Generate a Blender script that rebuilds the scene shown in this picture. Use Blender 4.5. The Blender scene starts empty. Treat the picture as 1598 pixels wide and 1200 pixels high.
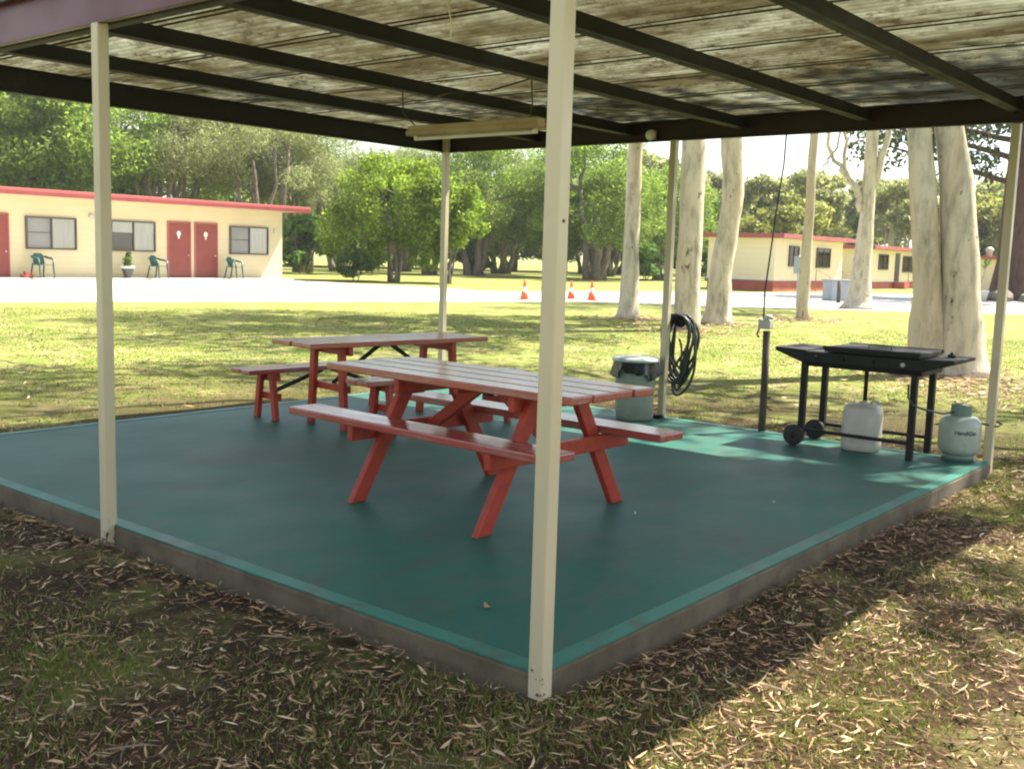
import bpy, bmesh, math, random
import numpy as np
from mathutils import Vector, Matrix, Quaternion

R = math.radians
scene = bpy.context.scene
col = scene.collection
random.seed(7)

# ------------------------------------------------------------------ render / camera / light
scene.render.engine = 'CYCLES'
scene.view_settings.view_transform = 'Standard'
scene.view_settings.look = 'None'
scene.view_settings.gamma = 1.0
scene.view_settings.use_curve_mapping = False
scene.view_settings.exposure = 1.9
scene.cycles.filter_width = 2.1
scene.cycles.max_bounces = 8
scene.cycles.diffuse_bounces = 4
scene.cycles.transparent_max_bounces = 8
scene.cycles.sample_clamp_indirect = 6.0
scene.cycles.use_denoising = True

KX, KY = 0.62, 0.26                                  # sunlight travels (-KX, +KY, -1)
SUN_TO = Vector((KX, -KY, 1.0)).normalized()
SUN_EL = math.asin(SUN_TO.z)
SUN_AZ = math.atan2(SUN_TO.x, SUN_TO.y)
world = bpy.data.worlds.new("World")
scene.world = world
world.use_nodes = True
wn = world.node_tree
sky = wn.nodes.new('ShaderNodeTexSky')
sky.sky_type = 'NISHITA'
sky.sun_disc = False
sky.sun_elevation = SUN_EL
sky.sun_rotation = SUN_AZ
sky.air_density = 1.2
sky.dust_density = 1.0
hsv = wn.nodes.new('ShaderNodeHueSaturation')          # hazy white summer sky: the blue is washed out
hsv.inputs['Saturation'].default_value = 0.5
wn.links.new(sky.outputs[0], hsv.inputs['Color'])
wn.links.new(hsv.outputs[0], wn.nodes['Background'].inputs[0])
wn.nodes['Background'].inputs[1].default_value = 0.088
sd = bpy.data.lights.new('sun', 'SUN')
sd.energy = 5.0
sd.angle = R(0.53)
sd.color = (1.0, 0.93, 0.80)
so = bpy.data.objects.new('sun', sd)
col.objects.link(so)
so.rotation_euler = (-SUN_TO).to_track_quat('-Z', 'Y').to_euler()
so.location = (20, -10, 40)

cd = bpy.data.cameras.new('camera')
cam = bpy.data.objects.new('camera', cd)
col.objects.link(cam)
cr = Vector((0.63726554, -0.7700677, 0.02980558))
cu = Vector((0.07623743, 0.10148198, 0.99191192))
cf = Vector((0.76686406, 0.62983898, -0.12337895))
cam.matrix_world = Matrix(((cr.x, cu.x, -cf.x, -2.9146), (cr.y, cu.y, -cf.y, -2.2312), (cr.z, cu.z, -cf.z, 1.6), (0, 0, 0, 1)))
cd.sensor_width = 36.0
cd.lens = 36.0 * 1621.6 / 1598.0
cd.clip_start = 0.05
cd.clip_end = 2000
scene.camera = cam


# ------------------------------------------------------------------ materials
def new_mat(name):
    m = bpy.data.materials.new(name)
    m.use_nodes = True
    nt = m.node_tree
    nt.nodes.clear()
    out = nt.nodes.new('ShaderNodeOutputMaterial')
    return m, nt, out


def N(nt, typ, **kw):
    n = nt.nodes.new(typ)
    for k, v in kw.items():
        if k.startswith('i_'):
            key = k[2:]
            n.inputs[int(key) if key.isdigit() else key.replace('_', ' ')].default_value = v
        else:
            setattr(n, k, v)
    return n


def ramp(nt, fac, stops, interp='LINEAR'):
    r = nt.nodes.new('ShaderNodeValToRGB')
    r.color_ramp.interpolation = interp
    e = r.color_ramp.elements
    while len(e) < len(stops):
        e.new(0.5)
    for el, (p, c) in zip(e, stops):
        el.position = p
        el.color = (c[0], c[1], c[2], 1)
    nt.links.new(fac, r.inputs[0])
    return r.outputs[0]


def g(v):
    return (v, v, v)


def noise(nt, vec, scale, detail=4, rough=0.55, dist=0.0):
    n = N(nt, 'ShaderNodeTexNoise', i_Scale=scale, i_Detail=detail, i_Roughness=rough, i_Distortion=dist)
    nt.links.new(vec, n.inputs['Vector'])
    return n.outputs[0]


def coords(nt, kind='Object', scale=(1, 1, 1), rot=(0, 0, 0), jitter=False):
    if kind == 'World':
        v = nt.nodes.new('ShaderNodeNewGeometry').outputs['Position']
    else:
        v = nt.nodes.new('ShaderNodeTexCoord').outputs[kind]
    if jitter:
        oi = nt.nodes.new('ShaderNodeObjectInfo')
        mul = N(nt, 'ShaderNodeMath', operation='MULTIPLY')
        mul.inputs[1].default_value = 37.0
        nt.links.new(oi.outputs['Random'], mul.inputs[0])
        add = N(nt, 'ShaderNodeVectorMath', operation='ADD')
        nt.links.new(v, add.inputs[0])
        nt.links.new(mul.outputs[0], add.inputs[1])
        v = add.outputs[0]
    mp = N(nt, 'ShaderNodeMapping')
    mp.inputs['Scale'].default_value = scale
    mp.inputs['Rotation'].default_value = rot
    nt.links.new(v, mp.inputs[0])
    return mp.outputs[0]


def mix(nt, fac, a, b, mode='MIX'):
    m = N(nt, 'ShaderNodeMix', data_type='RGBA', blend_type=mode)
    if isinstance(fac, (int, float)):
        m.inputs[0].default_value = fac
    else:
        nt.links.new(fac, m.inputs[0])
    for s, x in ((6, a), (7, b)):
        if isinstance(x, tuple):
            m.inputs[s].default_value = (x[0], x[1], x[2], 1)
        else:
            nt.links.new(x, m.inputs[s])
    return m.outputs[2]


def bump(nt, h, strength=0.3, dist=0.01):
    b = N(nt, 'ShaderNodeBump', i_Strength=strength, i_Distance=dist)
    nt.links.new(h, b.inputs['Height'])
    return b.outputs[0]


def surf(name, c1, c2=None, scale=6, rough=0.6, stretch=(1, 1, 1), bmp=0.0, bscale=60, metallic=0.0, spec=0.5,
         dirt=None, dscale=9, dlo=0.62, dhi=0.72, rvar=0.12, kind='Object'):
    """painted / plain surface: two tones by noise, optional dirt patches, optional fine bump"""
    m, nt, out = new_mat(name)
    b = N(nt, 'ShaderNodeBsdfPrincipled', i_Metallic=metallic)
    b.inputs['Specular IOR Level'].default_value = spec
    nt.links.new(b.outputs[0], out.inputs[0])
    v = coords(nt, kind, stretch, jitter=(kind == 'Object'))
    c2 = c2 or tuple(x * 0.78 for x in c1)
    n1 = noise(nt, v, scale, 5)
    cc = ramp(nt, n1, [(0.3, c1), (0.72, c2)])
    if dirt:
        n2 = noise(nt, v, dscale, 6, 0.65)
        cc = mix(nt, ramp(nt, n2, [(dlo, g(0)), (dhi, g(1))]), cc, dirt)
    nt.links.new(cc, b.inputs['Base Color'])
    nt.links.new(ramp(nt, n1, [(0.25, g(max(0.03, rough - rvar))), (0.75, g(min(1, rough + rvar)))]), b.inputs['Roughness'])
    if bmp:
        nt.links.new(bump(nt, noise(nt, v, bscale, 3), bmp, 0.004), b.inputs['Normal'])
    return m


def leafmat(name, stops, trans=0.45, tcol=None, clump=0.6):
    """leaf colour differs from leaf to leaf (random per leaf) and a little from bough to bough"""
    m, nt, out = new_mat(name)
    gm = nt.nodes.new('ShaderNodeNewGeometry')
    cc = ramp(nt, gm.outputs['Random Per Island'], stops)
    v = coords(nt, 'Object', jitter=True)
    n = noise(nt, v, clump, 3)
    cc = mix(nt, 1.0, cc, ramp(nt, n, [(0.3, g(0.62)), (0.7, g(1.25))]), 'MULTIPLY')
    d = N(nt, 'ShaderNodeBsdfPrincipled', i_Roughness=0.5)
    d.inputs['Specular IOR Level'].default_value = 0.15
    t = nt.nodes.new('ShaderNodeBsdfTranslucent')
    nt.links.new(cc, d.inputs['Base Color'])
    nt.links.new(mix(nt, 1.0, cc, tcol or (1.5, 1.6, 0.8), 'MULTIPLY'), t.inputs[0])
    ms = N(nt, 'ShaderNodeMixShader', i_0=trans)
    nt.links.new(d.outputs[0], ms.inputs[1])
    nt.links.new(t.outputs[0], ms.inputs[2])
    nt.links.new(ms.outputs[0], out.inputs[0])
    return m


def make_ground_mat():
    m, nt, out = new_mat('lawn_ground')
    b = N(nt, 'ShaderNodeBsdfPrincipled', i_Roughness=0.95)
    b.inputs['Specular IOR Level'].default_value = 0.15
    v = coords(nt, 'World')
    big = noise(nt, v, 0.33, 5, 0.6)
    mid = noise(nt, v, 1.7, 6, 0.65)
    fine = noise(nt, v, 14, 6, 0.75)
    vfine = noise(nt, v, 55, 4, 0.7)
    green = ramp(nt, fine, [(0.3, (0.09, 0.12, 0.022)), (0.55, (0.18, 0.215, 0.045)), (0.75, (0.28, 0.30, 0.085))])
    dry = ramp(nt, fine, [(0.3, (0.15, 0.125, 0.055)), (0.55, (0.31, 0.265, 0.125)), (0.75, (0.44, 0.39, 0.22))])
    dirt = ramp(nt, vfine, [(0.3, (0.016, 0.009, 0.005)), (0.55, (0.05, 0.03, 0.015)), (0.78, (0.13, 0.085, 0.043))])
    lawn = mix(nt, ramp(nt, mid, [(0.44, g(0)), (0.66, g(1))]), green, dry)
    # bare earth: round the slab and in worn patches, fading with distance from the shelter
    pos = nt.nodes.new('ShaderNodeNewGeometry').outputs['Position']
    dst = N(nt, 'ShaderNodeVectorMath', operation='DISTANCE')
    nt.links.new(pos, dst.inputs[0])
    dst.inputs[1].default_value = (2.6, 1.6, 0)
    near = N(nt, 'ShaderNodeMapRange', i_1=4.5, i_2=9.5, i_3=1.0, i_4=0.0)
    nt.links.new(dst.outputs['Value'], near.inputs[0])
    pat = ramp(nt, noise(nt, v, 1.1, 5, 0.65), [(0.28, g(0)), (0.50, g(1))])
    dm = N(nt, 'ShaderNodeMath', operation='MULTIPLY')
    nt.links.new(near.outputs[0], dm.inputs[0])
    nt.links.new(pat, dm.inputs[1])
    c = mix(nt, dm.outputs[0], lawn, dirt)
    far = ramp(nt, big, [(0.35, (0.82, 0.86, 0.8)), (0.65, (1.15, 1.12, 1.05))])
    c = mix(nt, 1.0, c, far, 'MULTIPLY')
    nt.links.new(c, b.inputs['Base Color'])
    h = N(nt, 'ShaderNodeMath', operation='ADD')
    nt.links.new(fine, h.inputs[0])
    nt.links.new(vfine, h.inputs[1])
    nt.links.new(bump(nt, h.outputs[0], 0.7, 0.03), b.inputs['Normal'])
    nt.links.new(b.outputs[0], out.inputs[0])
    return m


def make_slab_mat():
    """teal floor paint with a brighter border coat, brown scuffs and sweeping marks"""
    m, nt, out = new_mat('teal_floor_paint')
    b = N(nt, 'ShaderNodeBsdfPrincipled')
    v = coords(nt, 'World')
    vs = coords(nt, 'World', (0.9, 2.6, 1), (0, 0, R(20)))
    base = ramp(nt, noise(nt, v, 0.55, 4), [(0.3, (0.008, 0.080, 0.064)), (0.7, (0.014, 0.122, 0.095))])
    st = ramp(nt, noise(nt, vs, 3.2, 6, 0.7), [(0.44, g(0)), (0.72, g(0.7))])
    base = mix(nt, st, base, (0.055, 0.095, 0.06))
    sc = ramp(nt, noise(nt, v, 0.8, 6, 0.72, 0.6), [(0.48, g(0)), (0.72, g(0.7))])
    base = mix(nt, sc, base, (0.05, 0.058, 0.03))
    spk = ramp(nt, noise(nt, v, 38, 3, 0.5), [(0.72, g(0)), (0.76, g(0.35))])
    base = mix(nt, spk, base, (0.2, 0.2, 0.15))
    nt.links.new(base, b.inputs['Base Color'])
    nt.links.new(ramp(nt, noise(nt, v, 2.0, 5), [(0.3, g(0.50)), (0.7, g(0.58))]), b.inputs['Roughness'])
    b.inputs['Specular IOR Level'].default_value = 0.25
    nt.links.new(bump(nt, noise(nt, v, 45, 4), 0.22, 0.004), b.inputs['Normal'])
    nt.links.new(b.outputs[0], out.inputs[0])
    return m


def make_roof_mat():
    """weathered translucent corrugated sheet seen from below: mould streaks along the ribs, mossy blotches"""
    m, nt, out = new_mat('mouldy_translucent_sheet')
    v = coords(nt, 'Object', (1.5, 0.75, 1), jitter=True)
    v2 = coords(nt, 'Object', (2.2, 1.3, 1), jitter=True)
    v3 = coords(nt, 'Object', (9, 1.6, 1), jitter=True)
    n1 = noise(nt, v, 1.25, 8, 0.66, 0.5)
    c = ramp(nt, n1, [(0.30, (0.018, 0.014, 0.006)), (0.43, (0.055, 0.049, 0.025)), (0.55, (0.108, 0.108, 0.070)), (0.75, (0.25, 0.255, 0.195))])
    sp = ramp(nt, noise(nt, v2, 3.4, 9, 0.78), [(0.51, g(0)), (0.63, g(0.9))])
    c = mix(nt, sp, c, (0.022, 0.015, 0.005))
    stk = ramp(nt, noise(nt, v3, 1.6, 6, 0.72), [(0.54, g(0)), (0.76, g(0.55))])
    c = mix(nt, stk, c, (0.035, 0.032, 0.015))
    # grime lying in the valley of every rib
    sx = nt.nodes.new('ShaderNodeSeparateXYZ')
    nt.links.new(coords(nt, 'Object'), sx.inputs[0])
    dv = N(nt, 'ShaderNodeMath', operation='DIVIDE')
    dv.inputs[1].default_value = 0.0762
    nt.links.new(sx.outputs[0], dv.inputs[0])
    fr = N(nt, 'ShaderNodeMath', operation='FRACT')
    nt.links.new(dv.outputs[0], fr.inputs[0])
    c = mix(nt, ramp(nt, fr.outputs[0], [(0.55, g(0)), (0.75, g(0.42)), (0.95, g(0))]), c, (0.03, 0.026, 0.012))
    d = nt.nodes.new('ShaderNodeBsdfDiffuse')
    t = nt.nodes.new('ShaderNodeBsdfTranslucent')
    nt.links.new(c, d.inputs[0])
    nt.links.new(c, t.inputs[0])
    ms = N(nt, 'ShaderNodeMixShader', i_0=0.55)
    nt.links.new(d.outputs[0], ms.inputs[1])
    nt.links.new(t.outputs[0], ms.inputs[2])
    nt.links.new(ms.outputs[0], out.inputs[0])
    return m


def make_bark_mat(name, pale, mid, dark, spot, orange):
    m, nt, out = new_mat(name)
    b = N(nt, 'ShaderNodeBsdfPrincipled', i_Roughness=0.85)
    b.inputs['Specular IOR Level'].default_value = 0.2
    v = coords(nt, 'Object', (1, 1, 0.28), jitter=True)
    v2 = coords(nt, 'Object', (1, 1, 0.6), jitter=True)
    c = ramp(nt, noise(nt, v, 5.0, 8, 0.68, 0.4), [(0.31, dark), (0.44, mid), (0.56, pale)])
    c = mix(nt, ramp(nt, noise(nt, v, 1.1, 4, 0.6), [(0.5, g(0)), (0.68, g(0.5))]), c, orange)
    c = mix(nt, ramp(nt, noise(nt, v2, 6.5, 5, 0.6), [(0.635, g(0)), (0.69, g(0.85))]), c, spot)
    nt.links.new(c, b.inputs['Base Color'])
    nt.links.new(bump(nt, noise(nt, v, 9, 6, 0.7), 0.5, 0.03), b.inputs['Normal'])
    nt.links.new(b.outputs[0], out.inputs[0])
    return m


def make_board_mat(name, c1, c2, pitch):
    """painted weatherboards: a shallow shadow-line bump every pitch metres of height"""
    m, nt, out = new_mat(name)
    b = N(nt, 'ShaderNodeBsdfPrincipled', i_Roughness=0.7)
    v = coords(nt, 'Object')
    c = ramp(nt, noise(nt, v, 0.7, 5), [(0.3, c1), (0.7, c2)])
    nt.links.new(c, b.inputs['Base Color'])
    sp = nt.nodes.new('ShaderNodeSeparateXYZ')
    nt.links.new(v, sp.inputs[0])
    mu = N(nt, 'ShaderNodeMath', operation='MULTIPLY')
    mu.inputs[1].default_value = 1.0 / pitch
    nt.links.new(sp.outputs[2], mu.inputs[0])
    fr = N(nt, 'ShaderNodeMath', operation='FRACT')
    nt.links.new(mu.outputs[0], fr.inputs[0])
    nt.links.new(bump(nt, ramp(nt, fr.outputs[0], [(0.0, g(0)), (0.06, g(1)), (1.0, g(0.75))]), 0.55, 0.02), b.inputs['Normal'])
    nt.links.new(b.outputs[0], out.inputs[0])
    return m


def glass_mat():
    m, nt, out = new_mat('window_glass')
    t = nt.nodes.new('ShaderNodeBsdfTransparent')
    gl = N(nt, 'ShaderNodeBsdfGlossy', i_Roughness=0.03)
    fr = N(nt, 'ShaderNodeFresnel', i_IOR=1.5)
    ms = nt.nodes.new('ShaderNodeMixShader')
    nt.links.new(fr.outputs[0], ms.inputs[0])
    nt.links.new(t.outputs[0], ms.inputs[1])
    nt.links.new(gl.outputs[0], ms.inputs[2])
    nt.links.new(ms.outputs[0], out.inputs[0])
    return m


def litter_mat(name, stops):
    m, nt, out = new_mat(name)
    gm = nt.nodes.new('ShaderNodeNewGeometry')
    b = N(nt, 'ShaderNodeBsdfPrincipled', i_Roughness=0.75)
    b.inputs['Specular IOR Level'].default_value = 0.25
    nt.links.new(ramp(nt, gm.outputs['Random Per Island'], stops), b.inputs['Base Color'])
    nt.links.new(b.outputs[0], out.inputs[0])
    return m


def make_road_mat():
    m, nt, out = new_mat('pale_concrete_drive')
    b = N(nt, 'ShaderNodeBsdfPrincipled', i_Roughness=0.9)
    v = coords(nt, 'World')
    c = ramp(nt, noise(nt, v, 0.5, 6, 0.65), [(0.3, (0.50, 0.48, 0.44)), (0.7, (0.62, 0.60, 0.56))])
    c = mix(nt, ramp(nt, noise(nt, v, 9, 6, 0.75), [(0.5, g(0)), (0.75, g(0.35))]), c, (0.3, 0.28, 0.25))
    sx = nt.nodes.new('ShaderNodeSeparateXYZ')               # the cabin end of the drive is older grey gravel
    nt.links.new(v, sx.inputs[0])
    mr = N(nt, 'ShaderNodeMapRange', i_1=24.0, i_2=34.0, i_3=0.0, i_4=1.0)
    nt.links.new(sx.outputs[0], mr.inputs[0])
    c = mix(nt, mr.outputs[0], c, ramp(nt, noise(nt, v, 3, 7, 0.75), [(0.3, (0.22, 0.215, 0.21)), (0.7, (0.36, 0.35, 0.335))]))
    nt.links.new(c, b.inputs['Base Color'])
    nt.links.new(bump(nt, noise(nt, v, 30, 4), 0.3, 0.01), b.inputs['Normal'])
    nt.links.new(b.outputs[0], out.inputs[0])
    return m


MT = {}
MT['ground'] = make_ground_mat()
MT['slab'] = make_slab_mat()
MT['roof'] = make_roof_mat()
MT['road'] = make_road_mat()
MT['border'] = surf('bright_border_paint', (0.016, 0.13, 0.095), (0.024, 0.165, 0.12), 3, 0.5, dirt=(0.05, 0.07, 0.045), dscale=5, dlo=0.5, dhi=0.74, kind='World')
MT['slab_edge'] = surf('stained_concrete_edge', (0.125, 0.10, 0.062), (0.075, 0.058, 0.034), 4, 0.9, bmp=0.4, dirt=(0.06, 0.045, 0.03), dscale=6, dlo=0.5, dhi=0.7, kind='World')
MT['cream_post'] = surf('cream_post_paint', (0.50, 0.435, 0.295), (0.43, 0.375, 0.25), 5, 0.45, stretch=(1, 1, .35), dirt=(0.20, 0.13, 0.06), dscale=16, dlo=0.70, dhi=0.76)
def foot_rust(m):
    nt = m.node_tree
    b = [n for n in nt.nodes if n.type == 'BSDF_PRINCIPLED'][0]
    src = b.inputs['Base Color'].links[0].from_socket
    pos = nt.nodes.new('ShaderNodeNewGeometry').outputs['Position']
    sp = nt.nodes.new('ShaderNodeSeparateXYZ')
    nt.links.new(pos, sp.inputs[0])
    mr = N(nt, 'ShaderNodeMapRange', i_1=0.02, i_2=0.42, i_3=0.30, i_4=0.0)
    nt.links.new(sp.outputs[2], mr.inputs[0])
    ad = N(nt, 'ShaderNodeMath', operation='ADD')
    nt.links.new(mr.outputs[0], ad.inputs[0])
    nt.links.new(noise(nt, pos, 34, 5, 0.65), ad.inputs[1])
    c = mix(nt, ramp(nt, ad.outputs[0], [(0.84, g(0)), (0.87, g(1))]), src, (0.075, 0.045, 0.022))
    nt.links.new(c, b.inputs['Base Color'])


foot_rust(MT['cream_post'])
MT['dark_steel'] = surf('dark_brown_steel', (0.006, 0.005, 0.005), (0.010, 0.008, 0.007), 4, 0.6, spec=0.3, dirt=(0.03, 0.021, 0.012), dscale=7, dlo=0.58, dhi=0.74)
MT['brown_steel'] = surf('brown_fascia_steel', (0.020, 0.011, 0.008), (0.032, 0.019, 0.013), 3, 0.6, spec=0.3, dirt=(0.012, 0.008, 0.006), dscale=6, dlo=0.55, dhi=0.7)
MT['maroon'] = surf('maroon_fascia_paint', (0.085, 0.009, 0.021), (0.072, 0.007, 0.017), 2, 0.4)
MT['teal_trim'] = surf('dark_teal_trim', (0.012, 0.06, 0.055), None, 3, 0.4)
MT['rust'] = surf('rusted_wire', (0.06, 0.035, 0.02), (0.11, 0.06, 0.03), 20, 0.8)
MT['red_wood'] = surf('red_painted_timber', (0.36, 0.042, 0.022), (0.27, 0.030, 0.017), 5, 0.45, spec=0.3, stretch=(4, 1, 4), bmp=0.25, bscale=25, dirt=(0.12, 0.05, 0.04), dscale=5, dlo=0.6, dhi=0.75)
MT['red_top'] = surf('worn_red_tabletop_glare', (0.34, 0.062, 0.052), (0.26, 0.058, 0.052), 4, 0.17, stretch=(5, 0.7, 5), bmp=0.18, bscale=25, dirt=(0.34, 0.19, 0.18), dscale=4, dlo=0.5, dhi=0.8, spec=1.0)  # base and dirt tones made pinker and paler, painting in the top's glare
MT['red_trestle_top'] = surf('worn_red_trestle_top_glare', (0.34, 0.062, 0.052), (0.26, 0.058, 0.052), 4, 0.17, stretch=(0.7, 5, 5), bmp=0.18, bscale=25, dirt=(0.34, 0.19, 0.18), dscale=4, dlo=0.5, dhi=0.8, spec=1.0)  # same glare tint painted into the trestle tops and loose bench seats
MT['black_iron'] = surf('black_iron', (0.006, 0.006, 0.006), (0.012, 0.011, 0.010), 6, 0.62, bmp=0.2, spec=0.3)
MT['rubber'] = surf('black_rubber', (0.012, 0.012, 0.012), (0.02, 0.02, 0.02), 8, 0.7)
MT['hose'] = surf('dark_hose_rubber', (0.018, 0.028, 0.026), (0.03, 0.042, 0.04), 10, 0.42)
MT['hose_brown'] = surf('brown_hose_rubber', (0.13, 0.06, 0.03), (0.09, 0.05, 0.03), 10, 0.5)
MT['gas'] = surf('pale_green_grey_enamel', (0.33, 0.385, 0.33), (0.27, 0.32, 0.27), 5, 0.3, dirt=(0.22, 0.22, 0.16), dscale=7, dlo=0.62, dhi=0.8)
MT['gas_collar'] = surf('green_grey_collar', (0.12, 0.20, 0.17), (0.09, 0.15, 0.13), 6, 0.45)
MT['ink'] = surf('navy_lettering', (0.012, 0.02, 0.075), None, 5, 0.5)
MT['white_plastic'] = surf('grubby_white_plastic', (0.47, 0.45, 0.40), (0.38, 0.36, 0.31), 5, 0.45, dirt=(0.26, 0.22, 0.17), dscale=6, dlo=0.58, dhi=0.78)
MT['grey_box'] = surf('grey_box_plastic', (0.48, 0.47, 0.42), (0.40, 0.39, 0.35), 8, 0.5)
MT['bin'] = surf('pale_green_bin_plastic', (0.25, 0.29, 0.24), (0.19, 0.225, 0.185), 5, 0.35)
MT['bin_lid'] = surf('pale_grey_lid', (0.42, 0.46, 0.45), (0.36, 0.40, 0.39), 4, 0.35)
MT['liner'] = surf('black_bin_liner', (0.008, 0.014, 0.018), (0.014, 0.022, 0.026), 9, 0.3, bmp=0.6, bscale=18)
MT['old_timber'] = surf('weathered_brown_post', (0.11, 0.085, 0.065), (0.06, 0.045, 0.034), 6, 0.85, stretch=(5, 5, .6), bmp=0.4)
MT['lamp_cream'] = surf('yellowed_cream_batten', (0.36, 0.28, 0.145), (0.28, 0.21, 0.11), 4, 0.5, dirt=(0.17, 0.10, 0.05), dscale=8, dlo=0.60, dhi=0.72)
MT['lamp_white'] = surf('white_enamel', (0.72, 0.70, 0.64), (0.62, 0.60, 0.54), 6, 0.4)
MT['cable'] = surf('dark_cable', (0.02, 0.018, 0.016), None, 9, 0.6)
MT['motel_wall'] = make_board_mat('cream_weatherboard', (0.60, 0.515, 0.32), (0.55, 0.47, 0.29), 0.24)
MT['cabin_wall'] = make_board_mat('cream_cabin_cladding', (0.84, 0.73, 0.50), (0.80, 0.69, 0.46), 0.3)
MT['motel_red'] = surf('red_roof_trim', (0.36, 0.075, 0.07), (0.30, 0.06, 0.058), 2, 0.45)
MT['roof_metal'] = surf('red_roof_sheet', (0.33, 0.10, 0.09), (0.28, 0.085, 0.075), 2, 0.5)
MT['red_door'] = surf('red_door_paint', (0.205, 0.030, 0.018), (0.17, 0.025, 0.015), 2, 0.45)
MT['cabin_red'] = surf('brick_red_plinth', (0.38, 0.085, 0.06), (0.33, 0.07, 0.05), 2, 0.7)
MT['frame'] = surf('dark_bronze_frame', (0.045, 0.04, 0.035), (0.06, 0.052, 0.045), 5, 0.45)
MT['screen'] = surf('grey_flyscreen', (0.19, 0.19, 0.18), (0.24, 0.235, 0.225), 1.5, 0.6)
MT['curtain'] = surf('pale_curtain', (0.60, 0.60, 0.54), (0.48, 0.48, 0.43), 3, 0.85, stretch=(8, 1, .3))
MT['interior'] = surf('dim_room', (0.06, 0.055, 0.05), (0.10, 0.095, 0.09), 1.2, 0.8)
MT['glass'] = glass_mat()
MT['porch'] = surf('porch_concrete', (0.46, 0.44, 0.40), (0.38, 0.36, 0.33), 2, 0.85)
MT['plaque'] = surf('white_plaque', (0.78, 0.76, 0.72), None, 5, 0.5)
MT['chair_green'] = surf('dark_green_plastic', (0.010, 0.075, 0.062), (0.008, 0.058, 0.05), 4, 0.35)
MT['cone_orange'] = surf('orange_cone_rubber', (0.80, 0.115, 0.025), (0.68, 0.09, 0.02), 5, 0.5)
MT['cone_white'] = surf('reflective_white_band', (0.70, 0.70, 0.68), None, 5, 0.4)
MT['sign_grey'] = surf('grey_sign_metal', (0.34, 0.37, 0.40), (0.28, 0.31, 0.34), 3, 0.4)
MT['pot'] = surf('dark_glazed_pot', (0.035, 0.035, 0.038), (0.06, 0.06, 0.06), 5, 0.4)
MT['pot_white'] = surf('white_pot', (0.72, 0.72, 0.70), None, 5, 0.5)
MT['brick'] = surf('brick_red', (0.30, 0.07, 0.05), None, 8, 0.8)
MT['stone'] = surf('garden_stone', (0.20, 0.17, 0.14), (0.11, 0.09, 0.075), 4, 0.9, bmp=0.6, bscale=12)
MT['rail'] = surf('pinkish_rail', (0.48, 0.26, 0.22), None, 5, 0.5)
MT['gum_bark'] = make_bark_mat('pale_gum_bark', (0.54, 0.475, 0.365), (0.40, 0.355, 0.275), (0.22, 0.195, 0.155), (0.07, 0.035, 0.02), (0.36, 0.25, 0.13))
MT['grey_bark'] = make_bark_mat('grey_gum_bark', (0.48, 0.42, 0.32), (0.40, 0.34, 0.26), (0.27, 0.24, 0.2), (0.12, 0.08, 0.05), (0.38, 0.28, 0.17))
MT['dark_bark'] = make_bark_mat('dark_furrowed_bark', (0.085, 0.05, 0.036), (0.06, 0.034, 0.026), (0.03, 0.018, 0.015), (0.015, 0.01, 0.008), (0.11, 0.05, 0.034))
MT['cas_bark'] = make_bark_mat('dark_grey_bark', (0.22, 0.185, 0.15), (0.16, 0.135, 0.11), (0.09, 0.075, 0.06), (0.02, 0.017, 0.015), (0.08, 0.06, 0.045))
MT['gum_leaf'] = leafmat('gum_leaf', [(0, (0.035, 0.06, 0.03)), (0.5, (0.06, 0.085, 0.04)), (1, (0.10, 0.12, 0.05))], 0.35)
MT['pine_leaf'] = leafmat('pine_leaf', [(0, (0.105, 0.165, 0.045)), (0.5, (0.18, 0.255, 0.07)), (1, (0.27, 0.34, 0.105))], 0.5)
MT['cas_leaf'] = leafmat('cas_leaf', [(0, (0.14, 0.17, 0.08)), (0.5, (0.24, 0.27, 0.13)), (1, (0.37, 0.39, 0.21))], 0.5, (1.25, 1.3, 0.9), 0.35)
MT['grey_leaf'] = leafmat('grey_leaf', [(0, (0.11, 0.145, 0.05)), (0.5, (0.19, 0.23, 0.08)), (1, (0.28, 0.31, 0.12))], 0.5, (1.3, 1.45, 0.8), 0.35)
MT['dome_leaf'] = leafmat('dome_leaf', [(0, (0.095, 0.145, 0.04)), (0.5, (0.165, 0.235, 0.06)), (1, (0.25, 0.325, 0.085))], 0.5, None, 0.4)
MT['lime_leaf'] = leafmat('lime_leaf', [(0, (0.09, 0.145, 0.028)), (0.5, (0.165, 0.245, 0.042)), (1, (0.28, 0.37, 0.065))], 0.55, (1.5, 1.5, 0.7), 0.7)
MT['bush_leaf'] = leafmat('bush_leaf', [(0, (0.04, 0.085, 0.022)), (0.5, (0.08, 0.145, 0.034)), (1, (0.13, 0.21, 0.05))], 0.45)
MT['hill_leaf'] = leafmat('hill_leaf', [(0, (0.18, 0.20, 0.095)), (0.5, (0.28, 0.30, 0.145)), (1, (0.40, 0.41, 0.22))], 0.5, (1.25, 1.3, 0.9), 0.25)
MT['hill_leaf_yellow'] = leafmat('hill_leaf_yellow', [(0, (0.16, 0.18, 0.055)), (0.5, (0.25, 0.27, 0.08)), (1, (0.35, 0.36, 0.13))], 0.5, (1.3, 1.3, 0.8), 0.25)
MT['grass'] = leafmat('grass_blade', [(0, (0.06, 0.09, 0.015)), (0.45, (0.13, 0.17, 0.03)), (0.75, (0.21, 0.235, 0.055)), (0.9, (0.33, 0.29, 0.12)), (1, (0.42, 0.36, 0.19))], 0.35, (1.3, 1.4, 0.8), 0.8)
MT['litter'] = litter_mat('dry_gum_leaf', [(0, (0.04, 0.02, 0.01)), (0.25, (0.13, 0.07, 0.034)), (0.55, (0.28, 0.17, 0.085)), (0.85, (0.44, 0.30, 0.16)), (1, (0.58, 0.46, 0.30))])
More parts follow.
